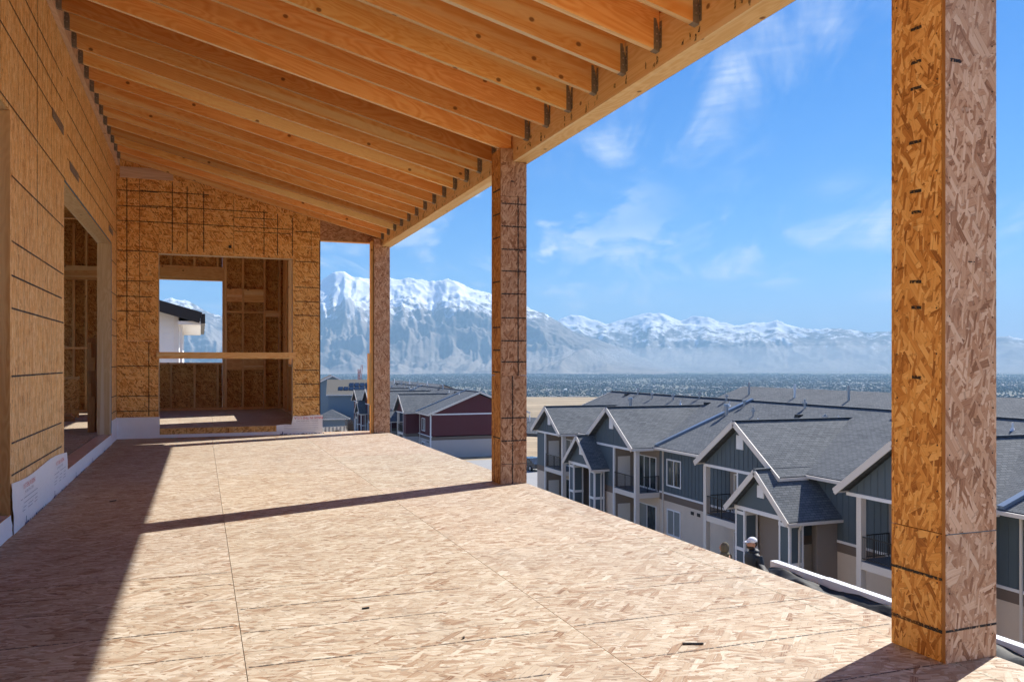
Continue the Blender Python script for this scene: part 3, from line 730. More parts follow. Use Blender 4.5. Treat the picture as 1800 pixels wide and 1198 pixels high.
for z in (3.307, 3.101, 2.903, 2.507, 2.104, 1.899, 1.701, .97, .567, .369): L.append(('h', z, XL + .01, -.62 if 1.6 < z < 2.2 else XO0 - .01, .011))
for x in (-.924, -.768): L.append(('v', x, 1.32 if x < -.8 else 1.45, roofz(x) - .04, .012 if x < -.8 else .006))
L.append(('v', -.655, .3, 1.28, .012))
for z in (3.316, 3.119, 2.906): L.append(('h', z, -.76, min(1.2, (3.62 - z) / .2525 - 1.1), .011))
L.append(('h', 2.84, .44, 1.2, .010)); L.append(('h', 3.03, .44, 1.0, .010))
for x in (-.362, -.175, .037, .43, .832, 1.017, 1.22): L.append(('v', x, 2.53, roofz(x) - .03, .012 if x != .43 else .006))
for z in (2.878, 2.455, 2.089, 1.886, 1.691, .91, .715, .52): L.append(('h', z, XO1 + .03, XR - .02, .011))
L.append(('v', 1.482, 2.5, 2.9, .006))
ink_set(wf, 'y', L, YF, -.0015)
MB().box(.36, .40, YF - .004, YF - .001, 2.60, 2.64).build('knot_plug', 'dark_edge', wf)
wrap(wf, lambda u, v, d: (lerp(XL + .006, XO0 + .01, u), YF - .004 - d - .006 * (1 - v), lerp(0, .285, v)), 16, 6, seed=8)
wB = wrap(wf, lambda u, v, d: (lerp(1.0, XR + .03, u), YF - .006 - d - .008 * (1 - v), lerp(0, (.135 if u < .36 else .26) + .006 * math.sin(u * 9), v)), 25, 6, seed=9)
wrap(wf, lambda u, v, d: (lerp(XO0 + .01, 1.0, u), YF - .008 - d, lerp(0, .045, v)), 30, 2, seed=10)
RY = (R(90), R(180), 0)
text(wB, 'MADE IN THE U.S.A.', .046, (1.44, YF - .022, .243), RY, 'print_red')
text(wB, 'INSTALL THIS SIDE OUT', .028, (1.42, YF - .022, .195), RY, 'print_grey')
k = MB()
for z in (.15, .12, .09, .07): k.box(1.1, 1.58, YF - .0215, YF - .0205, z, z + .003)
k.build('printed_rule', 'print_grey', wB, kind='stuff')
text(wB, 'HomeWrap', .13, (1.35, YF - .026, .012), RY, 'print_blue')

# a loose board nailed across the room opening as a guard
bevel(tag(MB().box(XO0 - .03, XO1 + .04, YF - .042, YF - .003, 1.07, 1.158).build('guard_rail', 'rafter_wood'), 'wooden guard board nailed across the far room opening', 'rail'))

# ------------------------------------------------------------------ rooms behind
rm = thing('room_floor', 'raised strand board floor of the rooms behind the openings', 'floor', kind='structure')
for a, b in zip((-4.2, -2.2, -1.19), (-2.2, -1.19, XL - .15)): sheet(rm, a, b, -7.9, YB + .2, RF - .02, RF - (.0 if b < -1.15 else .012), 'osb_floor', du=(0, 1, 0))
for a, b in ((XL - .15, .17), (.17, 1.62)): sheet(rm, a, b, YF + .012, YB + .2, RF - .022, RF, 'osb_floor', du=(0, 1, 0))
MB().box(-4.2, XL - .16, -7.9, YB + .2, -.3, RF - .021).build('floor_bed', 'stud_wood', rm)
MB().box(XL - .16, 1.62, YF + .15, YB + .2, -.3, RF - .023).build('floor_bed', 'stud_wood', rm)
wb = thing('wall_back', 'framed stud wall with a window opening at the back of the room', 'wall', kind='structure')
WX0, WX1, WZ0, WZ1 = -1.25, .383, 1.02, 2.56
yo = YB + .141
for x0, x1, z0, z1 in ((-4.2, -2.6, 0, 1.3), (-4.2, -2.6, 1.3, 3.6), (-2.6, WX0, 0, 1.3), (-2.6, WX0, 1.3, 3.6), (WX0, WX1, 0, WZ0), (WX0, WX1, WZ1, 3.6), (WX1, 1.6, 0, 1.6), (WX1, 1.6, 1.6, 3.6)):
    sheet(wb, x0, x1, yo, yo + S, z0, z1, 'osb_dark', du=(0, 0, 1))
st = lambda x0, x1, z0, z1, c=1., nm='stud', y0=YB: MB().box(x0, x1, y0, yo - .001, z0, z1).build(nm, 'stud_wood', wb, color=jit(c, .1, .05))
st(-4.2, 1.45, RF, RF + .04, nm='bottom_plate'); st(WX0 - .04, WX1, WZ0 - .04, WZ0, nm='window_sill'); st(WX0 - .1, WX1 + .0, WZ1, WZ1 + .03, nm='window_head')
st(WX0 - .1, WX1, 2.592, 2.78, .95, 'header', YB - .003); st(WX0 - .1, WX1, 2.782, 2.82, nm='plate'); st(WX1, WX1 + .038, RF + .04, 3.5); st(WX1 + .04, WX1 + .078, RF + .04, 3.5)
for x in (-.95, -.54, -.13, .28): st(x, x + .038, RF + .04, WZ0 - .041); st(x, x + .038, 2.821, 3.5)
for x in (.735, 1.13, 1.41): st(x, x + .038, RF + .04, 3.5)
for x in (-1.33, -1.74, -1.95, -2.15, -2.56, -2.97, -3.4): st(x, x + .038, RF + .04, 3.5)
st(-4.2, -1.33, 2.5, 2.75, .9, 'header', YB - .004); st(-4.2, -1.33, 1.26, 1.30, nm='blocking', y0=YB - .002)
for x0, x1 in ((.462, .734), (.774, 1.129)):
    st(x0, x1, 2.17, 2.42, 1.1, 'blocking', YB + .002); st(x0, x1, 1.96, 2.0, nm='blocking', y0=YB + .002); st(x0, x1, .88, 1.09, 1.1, 'blocking', YB + .002)
st(1.17, 1.409, 1.9, 2.02, nm='blocking', y0=YB + .002)
wr = thing('room_side_wall', 'studded side wall with a window on the right of the room', 'wall', kind='structure')
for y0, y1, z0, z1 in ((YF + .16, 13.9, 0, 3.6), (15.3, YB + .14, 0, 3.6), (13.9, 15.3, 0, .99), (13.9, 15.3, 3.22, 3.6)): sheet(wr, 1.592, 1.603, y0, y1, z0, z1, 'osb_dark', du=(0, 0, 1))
for y in (12.9, 13.3, 13.70, 13.86, 15.301, 15.5, 15.9, 16.3): stud(wr, 1.45, 1.59, y, y + .038, RF, 3.4)
stud(wr, 1.45, 1.59, 13.9, 15.3, .95, .989, nm='window_sill'); stud(wr, 1.445, 1.59, 13.8, 15.4, 3.222, 3.42, nm='header'); stud(wr, 1.45, 1.59, YF + .2, YB, RF, RF + .039, nm='bottom_plate')
ih = thing('interior_shell', 'dark interior ceiling and outer walls of the unfinished house, one wall unseen with gaps added for daylight', 'ceiling', kind='structure')
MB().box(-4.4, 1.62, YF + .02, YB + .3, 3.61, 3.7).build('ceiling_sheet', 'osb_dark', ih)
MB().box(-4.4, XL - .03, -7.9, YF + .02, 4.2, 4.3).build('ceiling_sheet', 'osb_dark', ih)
for y0, y1, z0, z1 in ((-7.9, 6, -.3, 4.2), (6, 9.6, -.3, .95), (6, 9.6, 2.75, 4.2), (9.6, 11.2, -.3, 4.2), (11.2, 15.6, -.3, .95), (11.2, 15.6, 2.75, 4.2), (15.6, YB + .3, -.3, 4.2)): MB().box(-4.3, -4.21, y0, y1, z0, z1).build('outer_sheet', 'osb_dark', ih)  # unseen outer wall; gaps added to let daylight into the rooms
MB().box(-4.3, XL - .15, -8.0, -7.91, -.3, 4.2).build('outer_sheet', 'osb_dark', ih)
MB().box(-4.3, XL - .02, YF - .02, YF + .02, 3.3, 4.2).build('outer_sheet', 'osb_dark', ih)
# things standing about inside the left room
pw = thing('pony_wall', 'low strand board half wall inside the left room', 'wall', (-2.4, 15.2, RF))
MB().box(-.9, .55, 0, .011, 0, .62).build('osb_sheet', 'osb_wall', pw, color=(.9, .8, .7)); MB().box(-.9, .55, -.004, .1, .621, .66).build('cap', 'stud_wood', pw)
for x in (-.6, -.2, .2): MB().box(x, x + .038, .012, .1, 0, .62).build('stud', 'stud_wood', pw)
lp = thing('lumber_pile', 'small stack of offcut boards on the room floor', 'lumber', (-2.02, 14.3, RF))
for i in range(3): bevel(MB().box(-.35 + .03 * i, .22 - .02 * i, -.05 + i * .01, .09, i * .04, i * .04 + .037).build('board', 'stud_wood', lp, color=(.6, .5, .45)))
sc_ = thing('corner_studs', 'pair of short studs leaning behind the left door jamb', 'stud', (-1.30, 11.9, RF))
MB().box(-.05, -.01, 0, .04, 0, .62).build('stud', 'stud_wood', sc_); MB().box(-.008, .03, -.003, .037, 0, .45).build('stud', 'stud_wood', sc_)
MB().box(-.05, -.01, 0, .04, .78, 1.14).build('block', 'stud_wood', sc_); MB().box(-.05, .05, .041, .08, 0, 1.2).build('stud', 'stud_wood', sc_, color=(.7, .6, .5)); MB().box(-.008, .03, -.003, .037, .78, .95).build('block', 'stud_wood', sc_)

# ------------------------------------------------------------------ columns
def column(y, label, tint, seam, marks, top=2.799, ylen=.235):
    c = thing('porch_column', label, 'column', (2.34, y, 0), group='columns along the deck edge'); W = .23
    F, K = 'osb_column_weathered', 'osb_column'
    prev = 0
    for z1 in (*seam, top):
        a, b = prev + .0015, z1 - .0015; hi = z1 == top
        def clip(x0, x1, y0, y1, m, tn):
            k = MB()
            if hi and x1 > .11:          # notched under the beam
                if x0 < .108: k.prism([(x0, a), (x1, a), (x1, 2.692), (.108, 2.692), (.108, b), (x0, b)], 'y', y0, y1, du=(0, 0, 1))
                else: k.box(x0, x1, y0, y1, a, 2.692, du=(0, 0, 1))
            else: k.box(x0, x1, y0, y1, a, b, du=(0, 0, 1))
            bevel(k.build('osb_panel', m, c, color=tn), .0015, 1)
        j = random.uniform(.95, 1.05); t2 = tuple(q * j for q in tint)
        clip(0, W, 0, .014, F, t2); clip(0.0006, .012, .0175, ylen - .012, K, t2)
        clip(W - .012, W, .0145, ylen - .012, F, t2); clip(0, W, ylen - .0115, ylen, K, t2)
        prev = z1
    MB().box(.02, .10, .03, ylen - .03, 0, top - .01).build('post', 'stud_wood', c)
    MB().box(-.0008, -.0001, .0004, .0136, .002, top - .004).build('cut_edge', 'stud_wood', c, color=(.52, .48, .42))
    kf = MB(); ks = MB()
    for m in marks:
        if m[0] == 'f': kf.face([(m[2], -.0012, m[1]), (m[3], -.0012, m[1] + m[5]), (m[3], -.0012, m[1] + m[4] + m[5]), (m[2], -.0012, m[1] + m[4])])
        elif m[0] == 'fv': kf.face([(m[1], -.0013, m[2]), (m[1] + .011, -.0013, m[2]), (m[1] + .011, -.0013, m[3]), (m[1], -.0013, m[3])])
        elif m[0] == 's': ks.face([(-.0012, m[2], m[1]), (-.0012, m[3], m[1] + m[5]), (-.0012, m[3], m[1] + m[4] + m[5]), (-.0012, m[2], m[1] + m[4])])
        elif m[0] == 'sv': ks.face([(-.0012, m[1], m[2]), (-.0012, m[1] + .008, m[2]), (-.0012, m[1] + .008, m[3]), (-.0012, m[1], m[3])])
    for k in (kf, ks):
        if k.f: k.build('printed_lines', 'panel_ink', c, kind='stuff')
    return c
near = [('s', .275, .012, .235, .010, .002), ('s', .098, .012, .235, .012, .002), ('f', .105, .0, .23, .008, .004)]
for z in (.952, 1.195, 1.285, 1.527, 1.60, 1.772, 1.959, 2.05, 2.167): near.append(('s', z, .10, .15 + random.uniform(-.01, .005), .011, .003))
near += [('f', 2.02, .02, .07, .012, 0), ('f', 1.35, .1, .13, .004, 0)]
c0 = column(2.142, 'large strand board column in the right foreground', (1, 1, 1), (.433,), near)
MB().box(2.343 - 2.34, .228, -.001, 0, .4325, .4345).build('blue_line', 'blue_tape', c0)
k = MB()
for z in np.arange(.08, 2.7, .155):
    for x in (.018, .212): k.cyl((x + random.uniform(-.004, .004), -.0008, z), (x, .001, z), .0028, n=6)
    for y in (.035, .21): k.cyl((-.0008, y + random.uniform(-.004, .004), z + .03), (.001, y, z + .03), .0028, n=6)
k.build('nail_heads', 'dark_edge', c0, kind='stuff')
mid = [('f', z, .005, .225, .011, .001) for z in (2.332, 2.142, 1.951, 1.77, 1.58, 1.38, 1.189, 1.013, .546, .355)]
mid += [('f', .165, .01, .225, .005, 0), ('fv', .148, .905, 2.40, 0), ('fv', .098, 0, .9, 0)]
mid += [('s', z, .015, .2, .012, .004) for z in (2.45, 2.25, 2.054, 1.684, 1.301, 1.109, .926, .375)] + [('sv', .15, 0, .53), ('f', 2.52, .09, .12, .012, 0)]
column(6.60, 'strand board column in the middle of the deck edge with black grid lines', (.90, .78, .68), (.905, 2.40), mid)
c3 = column(12.06, 'farthest strand board column at the far corner of the deck', (1.02, .9, .8), (.60,), [])
for x0, x1, z0, z1 in ((-.042, -.003, 0, 2.76), (-.075, -.044, .42, 1.15)): MB().box(x0, x1, .03, .12, z0, z1).build('edge_stud', 'pale_lumber', c3, color=(1, .8, .5))
MB().box(-.004, -.0008, .012, .0295, .3, 2.7).build('dark_strip', 'dark_edge', c3)

# ------------------------------------------------------------------ roof: beam, ledger, rafters on hangers, sheathing
BX0, BX1, BZ = 2.45, 2.595, 2.694
bm = thing('porch_beam', 'long timber beam carrying the rafters above the columns', 'beam', (0, 0, 0))
for a, b in ((1.98, 6.605), (6.835, 12.35)): bevel(MB().box(BX0, BX1, a, b, BZ, BZ + .30).build('timber', 'beam_wood', bm), .004, 2)
MB().box(BX0 + .01, BX1, 6.606, 6.834, BZ + .002, BZ + .30).build('timber', 'beam_wood', bm)
MB().box(BX1 + .001, BX1 + .006, 1.98, 12.35, BZ + .003, BZ + .5).build('membrane', 'dark_edge', bm)
k = MB()
for i in range(-4, 21):
    y = 3.80 + .406 * i
    for q in range(4):
        yy = y + random.uniform(-.06, .16); z0 = BZ + random.uniform(.004, .05)
        k.face([(BX0 - .0012, yy, z0), (BX0 - .0012, yy + random.uniform(.004, .03), z0 + random.uniform(0, .01)), (BX0 - .0012, yy + random.uniform(.004, .02), z0 + random.uniform(.01, .07)), (BX0 - .0012, yy - .004, z0 + .03)])
k.build('water_stains', 'faint_ink', bm, kind='stuff')
rf = thing('roof_frame', 'sloping porch roof of exposed timber rafters on metal hangers', 'roof', (0, 0, 0))
LX0, LX1 = XL, XL + .04
MB().box(LX0 + .0015, LX1, 1.98, YF - .001, 3.63, 3.93).build('ledger_board', 'ledger_wood', rf)
x0, x1 = LX1 + .001, BX0 - .002; RD = .2424
def rafter_mesh():
    k = MB(); k.prism([(x0, roofz(x0)), (x1, roofz(x1)), (x1, roofz(x1) + RD), (x0, roofz(x0) + RD)], 'y', 0, .038, du=(1, 0, -.2525))
    k.mi[2] = 1  # underside face in paler wood, standing in for light off the deck
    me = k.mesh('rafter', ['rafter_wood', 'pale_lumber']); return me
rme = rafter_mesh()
def hanger_mesh(xe, sgn):
    """U-shaped metal joist hanger; xe the supporting face, sgn +1 when the rafter lies to its right"""
    k = MB(); z0 = roofz(xe); a, b = (xe + .0005, xe + .038) if sgn > 0 else (xe - .038, xe - .0005)
    za, zb = roofz(a), roofz(b); h = .175
    k.prism([(a, za - .003), (b, zb - .003), (b, zb + h * .55), (a + (b - a) * .4, za + h), (a, za + h)], 'y', -.0025, -.0006)
    k.prism([(a, za - .003), (b, zb - .003), (b, zb + h * .55), (a + (b - a) * .4, za + h), (a, za + h)], 'y', .0386, .0405)
    k.slab([(a, -.0025, za - .0008), (b, -.0025, zb - .0008), (b, .0405, zb - .0008), (a, .0405, za - .0008)], .002)
    f0, f1 = (xe + .0003, xe + .0022) if sgn > 0 else (xe - .0022, xe - .0003)
    zz = z0 if sgn > 0 else z0
    k.box(f0, f1, -.026, -.0026, zz + .012, zz + h - .01); k.box(f0, f1, .0406, .062, zz + .012, zz + h - .01)
    c = (a + b) / 2
    for q in (.05, .09, .13):
        k.box(f0 - .003, f1 + .003, -.018, -.010, zz + q - .004, zz + q + .004, mi=1)
        k.box(c - .004, c + .004, -.005, -.0026, roofz(c) + q - .004, roofz(c) + q + .004, mi=1)
    return k.mesh('joist_hanger', ['galvanized', 'nail_metal'])
hm = [hanger_mesh(x0 - .001, 1), hanger_mesh(x1 + .002, -1)]
TINT = [(1, 1, 1), (1.06, 1.0, .92), (.98, .9, .82), (1.05, 1.08, 1.0), (.96, .94, .9), (1.1, 1.04, .95), (1.02, .92, .86)]
for i in range(-4, 21):
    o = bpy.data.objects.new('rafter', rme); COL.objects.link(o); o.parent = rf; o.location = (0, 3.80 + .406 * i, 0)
    t = TINT[(i * 3 + 5) % 7]; kk = random.uniform(.93, 1.06)
    if i in (8, 17): t = (.68, .56, .45)
    o.color = (t[0] * kk, t[1] * kk, t[2] * kk, 1)
    m = o.modifiers.new('edge', 'BEVEL'); m.width = .003; m.segments = 2
    for q in (0, 1):
        if q == 1 and i in (7,): continue
        h = bpy.data.objects.new('joist_hanger', hm[q]); COL.objects.link(h); h.parent = o
zt = lambda x: roofz(x) + RD + .001
for i, (a, b) in enumerate(zip((1.98, 4.28, 6.72, 9.16, 11.6), (4.28, 6.72, 9.16, 11.6, 12.6))):
    for xa, xb in ((-1.2, .0), (.0, 1.22), (1.22, 2.75)):
        MB().slab([(xa, a + .001, zt(xa) + .012), (xb - .002, a + .001, zt(xb) + .012), (xb - .002, b - .001, zt(xb) + .012), (xa, b - .001, zt(xa) + .012)], .0115).build('sheathing_sheet', 'osb_wall', rf, color=jit(1.05))
MB().slab([(-1.25, 1.95, zt(-1.25) + .018), (2.78, 1.95, zt(2.78) + .018), (2.78, 12.65, zt(2.78) + .018), (-1.25, 12.65, zt(-1.25) + .018)], .004).build('membrane', 'dark_edge', rf)

# ------------------------------------------------------------------ apartment buildings beyond the deck
GLASS = random.Random(12)
plain('window_blind', (.30, .31, .29), .12, .6, 0, .12, 1.2)
def window(par, x, y0, y1, z0, z1, mull=1, face=-1, nm='window', fr=.09, mat='trim_white'):
    """window on a wall facing -X at plane x: frame proud, panes set back; the frame is the part, each pane a sub-part"""
    k = MB(); d = .05
    for a, b, c, e in ((y0 - fr, y1 + fr, z1, z1 + fr), (y0 - fr, y1 + fr, z0 - fr, z0)): k.box(x - d, x + .01, a, b, c, e)
    for a, b in ((y0 - fr, y0), (y1, y1 + fr)): k.box(x - d + .002, x + .01, a, b, z0, z1)
    n = mull + 1; w = (y1 - y0) / n
    for i in range(1, n): k.box(x - d + .012, x + .01, y0 + w * i - .03, y0 + w * i + .03, z0, z1)
    o = k.build(nm, mat, par)
    for i in range(n): MB().box(x - .006, x + .004, y0 + w * i + .01, y0 + w * (i + 1) - .01, z0 + .005, z1 - .005).build('pane', GLASS.choice(('window_glass', 'window_glass', 'window_blind')), o)
    return o
def battens(k, x, y0, y1, zf0, zf1, step=.40):
    y = y0 + step / 2
    while y < y1:
        a, b = zf0(y), zf1(y)
        if b - a > .05: k.box(x - .022, x - .001, y - .025, y + .025, a, b)
        y += step
def railing(par, p, q, z, h=1.05):
    k = MB(); p = Vector((*p, z)); q = Vector((*q, z)); d = q - p; n = max(2, int(d.length / .115))
    up = Vector((0, 0, 1))
    k.bar(p + up * h, q + up * h, .045, .04); k.bar(p + up * .1, q + up * .1, .035, .035)
    for i in range(1, n): k.bar(p + d * (i / n) + up * .1, p + d * (i / n) + up * h, .016, .016, up=(1, 0, 0))
    for t in (0.0, .5, 1.0): k.bar(p + d * t, p + d * t + up * (h + .02), .045, .045, up=(1, 0, 0))
    return k.build('railing', 'rail_black', par)

def apartment(label, base, siding, stucco, detail=True, y_end=69.0, y_start=17.2):
    A = thing('apartment_building', label, 'building', base)
    EAVE, RZ, FL = 6.30, 9.25, 3.30
    XRG, XBK = 6.8, 13.6
    P = (EAVE - .0) ; pit = (RZ - EAVE) / (XRG + .5)
    # long front wall: stucco below, brown band, white trim, painted siding above
    MB().box(.0, .2, y_start, y_end, -1, 2.85).build('lower_wall', stucco, A)
    MB().box(.0, .2, y_start, y_end, 3.41, EAVE + .05).build('upper_wall', siding, A)
    MB().box(-.02, .2, y_start - .02, y_end, 2.851, 3.29).build('band', 'band_brown', A)
    MB().box(-.04, .2, y_start - .03, y_end, 3.291, 3.409).build('trim', 'trim_white', A)
    # end walls
    for y, s in ((y_start, -1), (y_end, 1)):
        a, b = (y, y + .2) if s < 0 else (y - .2, y)
        MB().box(.201, XBK, a, b, -1, 2.85).build('lower_wall', stucco, A); MB().box(.201, XBK, a, b, 3.41, EAVE - .08).build('upper_wall', siding, A)
        MB().box(.201, XBK + .02, a - .02, b + .02, 2.851, 3.29).build('band', 'band_brown', A)
        w = .08
        MB().box(.201, XBK, a - .03, b + .03, EAVE - .079, EAVE + .10).build('trim', 'trim_white', A)
        MB().prism([(.21, EAVE + .101), (XBK - .2, EAVE + .101), (XRG, RZ - .30)], 'y', a, b).build('gable_wall', siding, A)
        k = MB()
        for x in np.arange(.6, XBK - .3, .42):
            top = EAVE + .10 + (RZ - .40 - EAVE) * (1 - abs(x - XRG) / (XRG - .2)) - .02
            if top > EAVE + .2: k.box(x - .025, x + .025, a - .022 if s < 0 else b + .001, a - .001 if s < 0 else b + .022, EAVE + .102, top)
        k.build('siding_battens', siding, A, kind='stuff')
        for x in (-.03, XBK - .1): MB().box(x, x + .13, a - .035, b + .035, -1, EAVE - .08).build('corner_trim', 'trim_white', A)
    MB().box(XBK - .2, XBK - .001, y_start + .21, y_end - .21, -1, EAVE).build('rear_wall', siding, A)
    # main roof
    ov = .6
    ye0, ye1 = y_start - ov, y_end + ov
    roof = thing('roof', loc=(0, 0, 0)); roof.parent = A
    MB().slab([(-.5, ye0, EAVE + .1), (XRG, ye0, RZ + .1), (XRG, ye1, RZ + .1), (-.5, ye1, EAVE + .1)], .16, du=(0, 1, 0)).build('slope', 'shingles', roof)
    MB().slab([(XRG, ye0, RZ + .1), (XBK + .5, ye0, EAVE + .1), (XBK + .5, ye1, EAVE + .1), (XRG, ye1, RZ + .1)], .16, du=(0, 1, 0)).build('slope', 'shingles', roof)
    MB().bar((XRG, ye0, RZ + .105), (XRG, ye1, RZ + .105), .34, .04).build('ridge_cap', 'shingles', roof)
    for y in (ye0 - .02, ye1 + .02):
        k = MB(); k.bar((-.52, y, EAVE - .02), (XRG, y, RZ - .02), .05, .26); k.bar((XBK + .52, y, EAVE - .02), (XRG, y, RZ - .02), .05, .26); k.build('rake_board', 'trim_cream', roof)
    MB().box(-.62, -.50, ye0, ye1, EAVE - .10, EAVE + .05).build('gutter', 'trim_cream', roof)
    zr = lambda x: EAVE + .1 + (RZ - EAVE) * (x + .5) / (XRG + .5)
    for y in (48.6, 22.9):
        k = MB(); k.bar((-.5, y + .5, zr(-.5) + .07), (XRG, y, zr(XRG) + .07), .30, .14); k.build('flashing', 'metal_flashing', roof)
    g = random.Random(5)
    for i in range(16):
        x = g.uniform(3.8, 6.3); y = y_start + 4 + i * (y_end - y_start - 8) / 15 + g.uniform(-1, 1); z = zr(x)
        if i % 5 == 4: MB().cyl((x, y, z - .1), (x, y, z + .6), .13, n=10).cyl((x, y, z + .6), (x, y, z + .74), .19, .16, n=10).build('vent_pipe', 'vent_metal', roof)
        elif i % 2: MB().box(x - .18, x + .18, y - .18, y + .18, z - .08, z + .12).build('roof_vent', 'rail_black', roof)
        else: MB().cyl((x, y, z - .1), (x, y, z + .34), .04, n=7).cyl((x, y, z - .05), (x, y, z + .12), .12, .05, n=8).build('vent_pipe', 'vent_white', roof)
    for i in range(9):
        y = y_start + 22 + i * 3.1 + g.uniform(-.6, .6); x = XRG - g.uniform(.2, 2.2); z = zr(x)
        MB().cyl((x, y, z - .1), (x, y, z + g.uniform(.4, .6)), .07, n=8).cyl((x, y, z + .3), (x, y, z + .42), .14, n=8).build('vent_pipe', 'vent_metal', roof)

    # windows on the flat stretches
    for y in (47.6, 21.0):
        window(A, 0, y - .8, y + .8, 3.95, 5.55, 1); window(A, 0, y - .75, y + .75, .75, 2.3, 1)
    for y in (45.4, 44.7, 19.0, 18.3): MB().box(-.04, 0, y - .16, y + .16, 2.45, 2.65).build('wall_vent', 'rail_black', A)
    k = MB(); battens(k, 0, y_start + .1, y_end - .1, lambda y: 3.42, lambda y: EAVE - .05); k.build('siding_battens', siding, A, kind='stuff')
    for y in (48.9, 22.9): MB().box(-.10, -.022, y - .05, y + .05, 0, EAVE - .02).build('downspout', 'trim_cream', A)

    # projecting bays: steep gable over an inset corner balcony
    BX = -1.8
    def bay(y0, y1, yg, hw, b0, b1, near_corner, rz):
        B = thing('gable_bay', loc=(0, 0, 0)); B.parent = A
        zt = EAVE - .25
        sol = [(b1, y1)] if near_corner else [(y0, b0)]
        for a, b in sol:
            if b - a > .1:
                MB().box(BX, -.001, a, b, -1, 2.85).build('lower_wall', stucco, B); MB().box(BX - .02, -.001, a, b, 2.851, 3.29).build('band', 'band_brown', B)
                MB().box(BX, -.001, a, b, 3.291, zt).build('upper_wall', siding, B)
        # balcony shell
        MB().box(BX, -.001, b0 + .001, b1 - .001, FL - .36, FL - .03).build('balcony_edge', 'trim_cream', B); MB().box(BX + .03, -.001, b0 + .03, b1 - .03, FL - .029, FL).build('balcony_floor', 'deck_grey', B)
        MB().box(BX, -.001, y0, y1, zt, zt + .15).build('soffit', 'trim_cream', B)
        for z0, z1 in ((FL, zt - .001), (0, FL - .361)):
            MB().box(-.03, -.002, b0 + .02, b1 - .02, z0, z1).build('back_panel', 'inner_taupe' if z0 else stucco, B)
            yd0, yd1 = b0 + .45, b1 - .5
            fr = window(B, -.032, yd0, yd1, z0 + .08, z0 + 2.2, 2 if z0 else 1, nm='sliding_door', fr=.06)
        yp = b0 if near_corner else b1
        yq = b1 if near_corner else b0
        s = 1 if near_corner else -1
        MB().box(BX - .02, BX + .26, yp - .02 * s, yp + .26 * s, -1, zt - .001).build('corner_post', 'trim_cream', B)
        MB().box(BX - .015, BX + .12, yq - .13 * s, yq - .001 * s, -1, zt - .001).build('edge_trim', 'trim_white', B)
        # closing wall of the balcony with the storage door
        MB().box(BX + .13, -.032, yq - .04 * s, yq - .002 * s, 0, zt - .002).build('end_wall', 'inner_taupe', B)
        for z0 in (FL, 0):
            d = MB().box(BX + .35, BX + 1.3, yq - .085 * s, yq - .042 * s, z0 + .02, z0 + 2.1).build('door', 'door_white', B)
            MB().box(BX + 1.18, BX + 1.22, yq - .13 * s, yq - .086 * s, z0 + 1.0, z0 + 1.05).build('door_handle', 'vent_metal', d)
        railing(B, (BX + .06, b0 + .06), (BX + .06, b1 - .06), FL); railing(B, (BX + .06, yp + .05 * s), (-.06, yp + .05 * s), FL)
        railing(B, (BX + .06, b0 + .06), (BX + .06, b1 - .06), 0, .9)
        # gable wall and trims
        zb = zt + .151; za = rz - .28
        gw = MB().prism([(yg - hw + .35, zb), (yg + hw - .35, zb), (yg, za - .02)], 'x', BX, BX + .2).build('gable_wall', siding, B)
        MB().box(BX - .05, BX + .05, yg - hw + .30, yg + hw - .30, zb - .152, zb - .001).build('trim', 'trim_white', B)
        k = MB(); battens(k, BX, yg - hw + .5, yg + hw - .5, lambda y: zb + .01, lambda y: zb + (za - .1 - zb) * (1 - abs(y - yg) / (hw - .35))); k.build('siding_battens', siding, gw, kind='stuff')
        k = MB(); k.box(BX - .06, BX - .024, yg - .3, yg + .3, za - 1.25, za - .5)
        for q in range(8): k.box(BX - .075, BX - .055, yg - .27, yg + .27, za - 1.22 + q * .09, za - 1.18 + q * .09)
        k.build('louver_vent', 'trim_white', gw)
        # steep roof, its ridge dying into the main slope
        ro = thing('bay_roof', loc=(0, 0, 0)); ro.parent = A
        ze = EAVE + .02; xv = (rz - EAVE) / (RZ - EAVE) * (XRG + .5) - .5
        for sg in (-1, 1):
            e = yg + sg * hw
            MB().slab([(BX - .45, e, ze), (BX - .45, yg, rz), (xv, yg, rz), (-.4, e, ze)], .14, du=(1, 0, 0)).build('slope', 'shingles', ro)
            MB().bar((BX - .47, e, ze - .14), (BX - .47, yg, rz - .13), .05, .30).build('rake_board', 'trim_cream', ro)
            MB().box(BX - .45, -.5, e - .06, e + .06, ze - .20, ze - .06).build('gutter', 'trim_cream', ro)
        MB().bar((BX - .46, yg, rz + .02), (xv, yg, rz + .02), .24, .05).build('ridge_cap', 'shingles', ro)
    bay(49.4, 56.4, 52.9, 3.75, 49.4, 52.7, True, 8.84)
    bay(34.4, 41.4, 37.9, 3.75, 38.1, 41.4, False, 8.84)
    bay(61.4, 66.8, 64.1, 3.0, 61.4, 65.2, True, 8.35)
    bay(24.0, 29.4, 26.9, 3.4, 25.6, 29.4, False, 8.75)

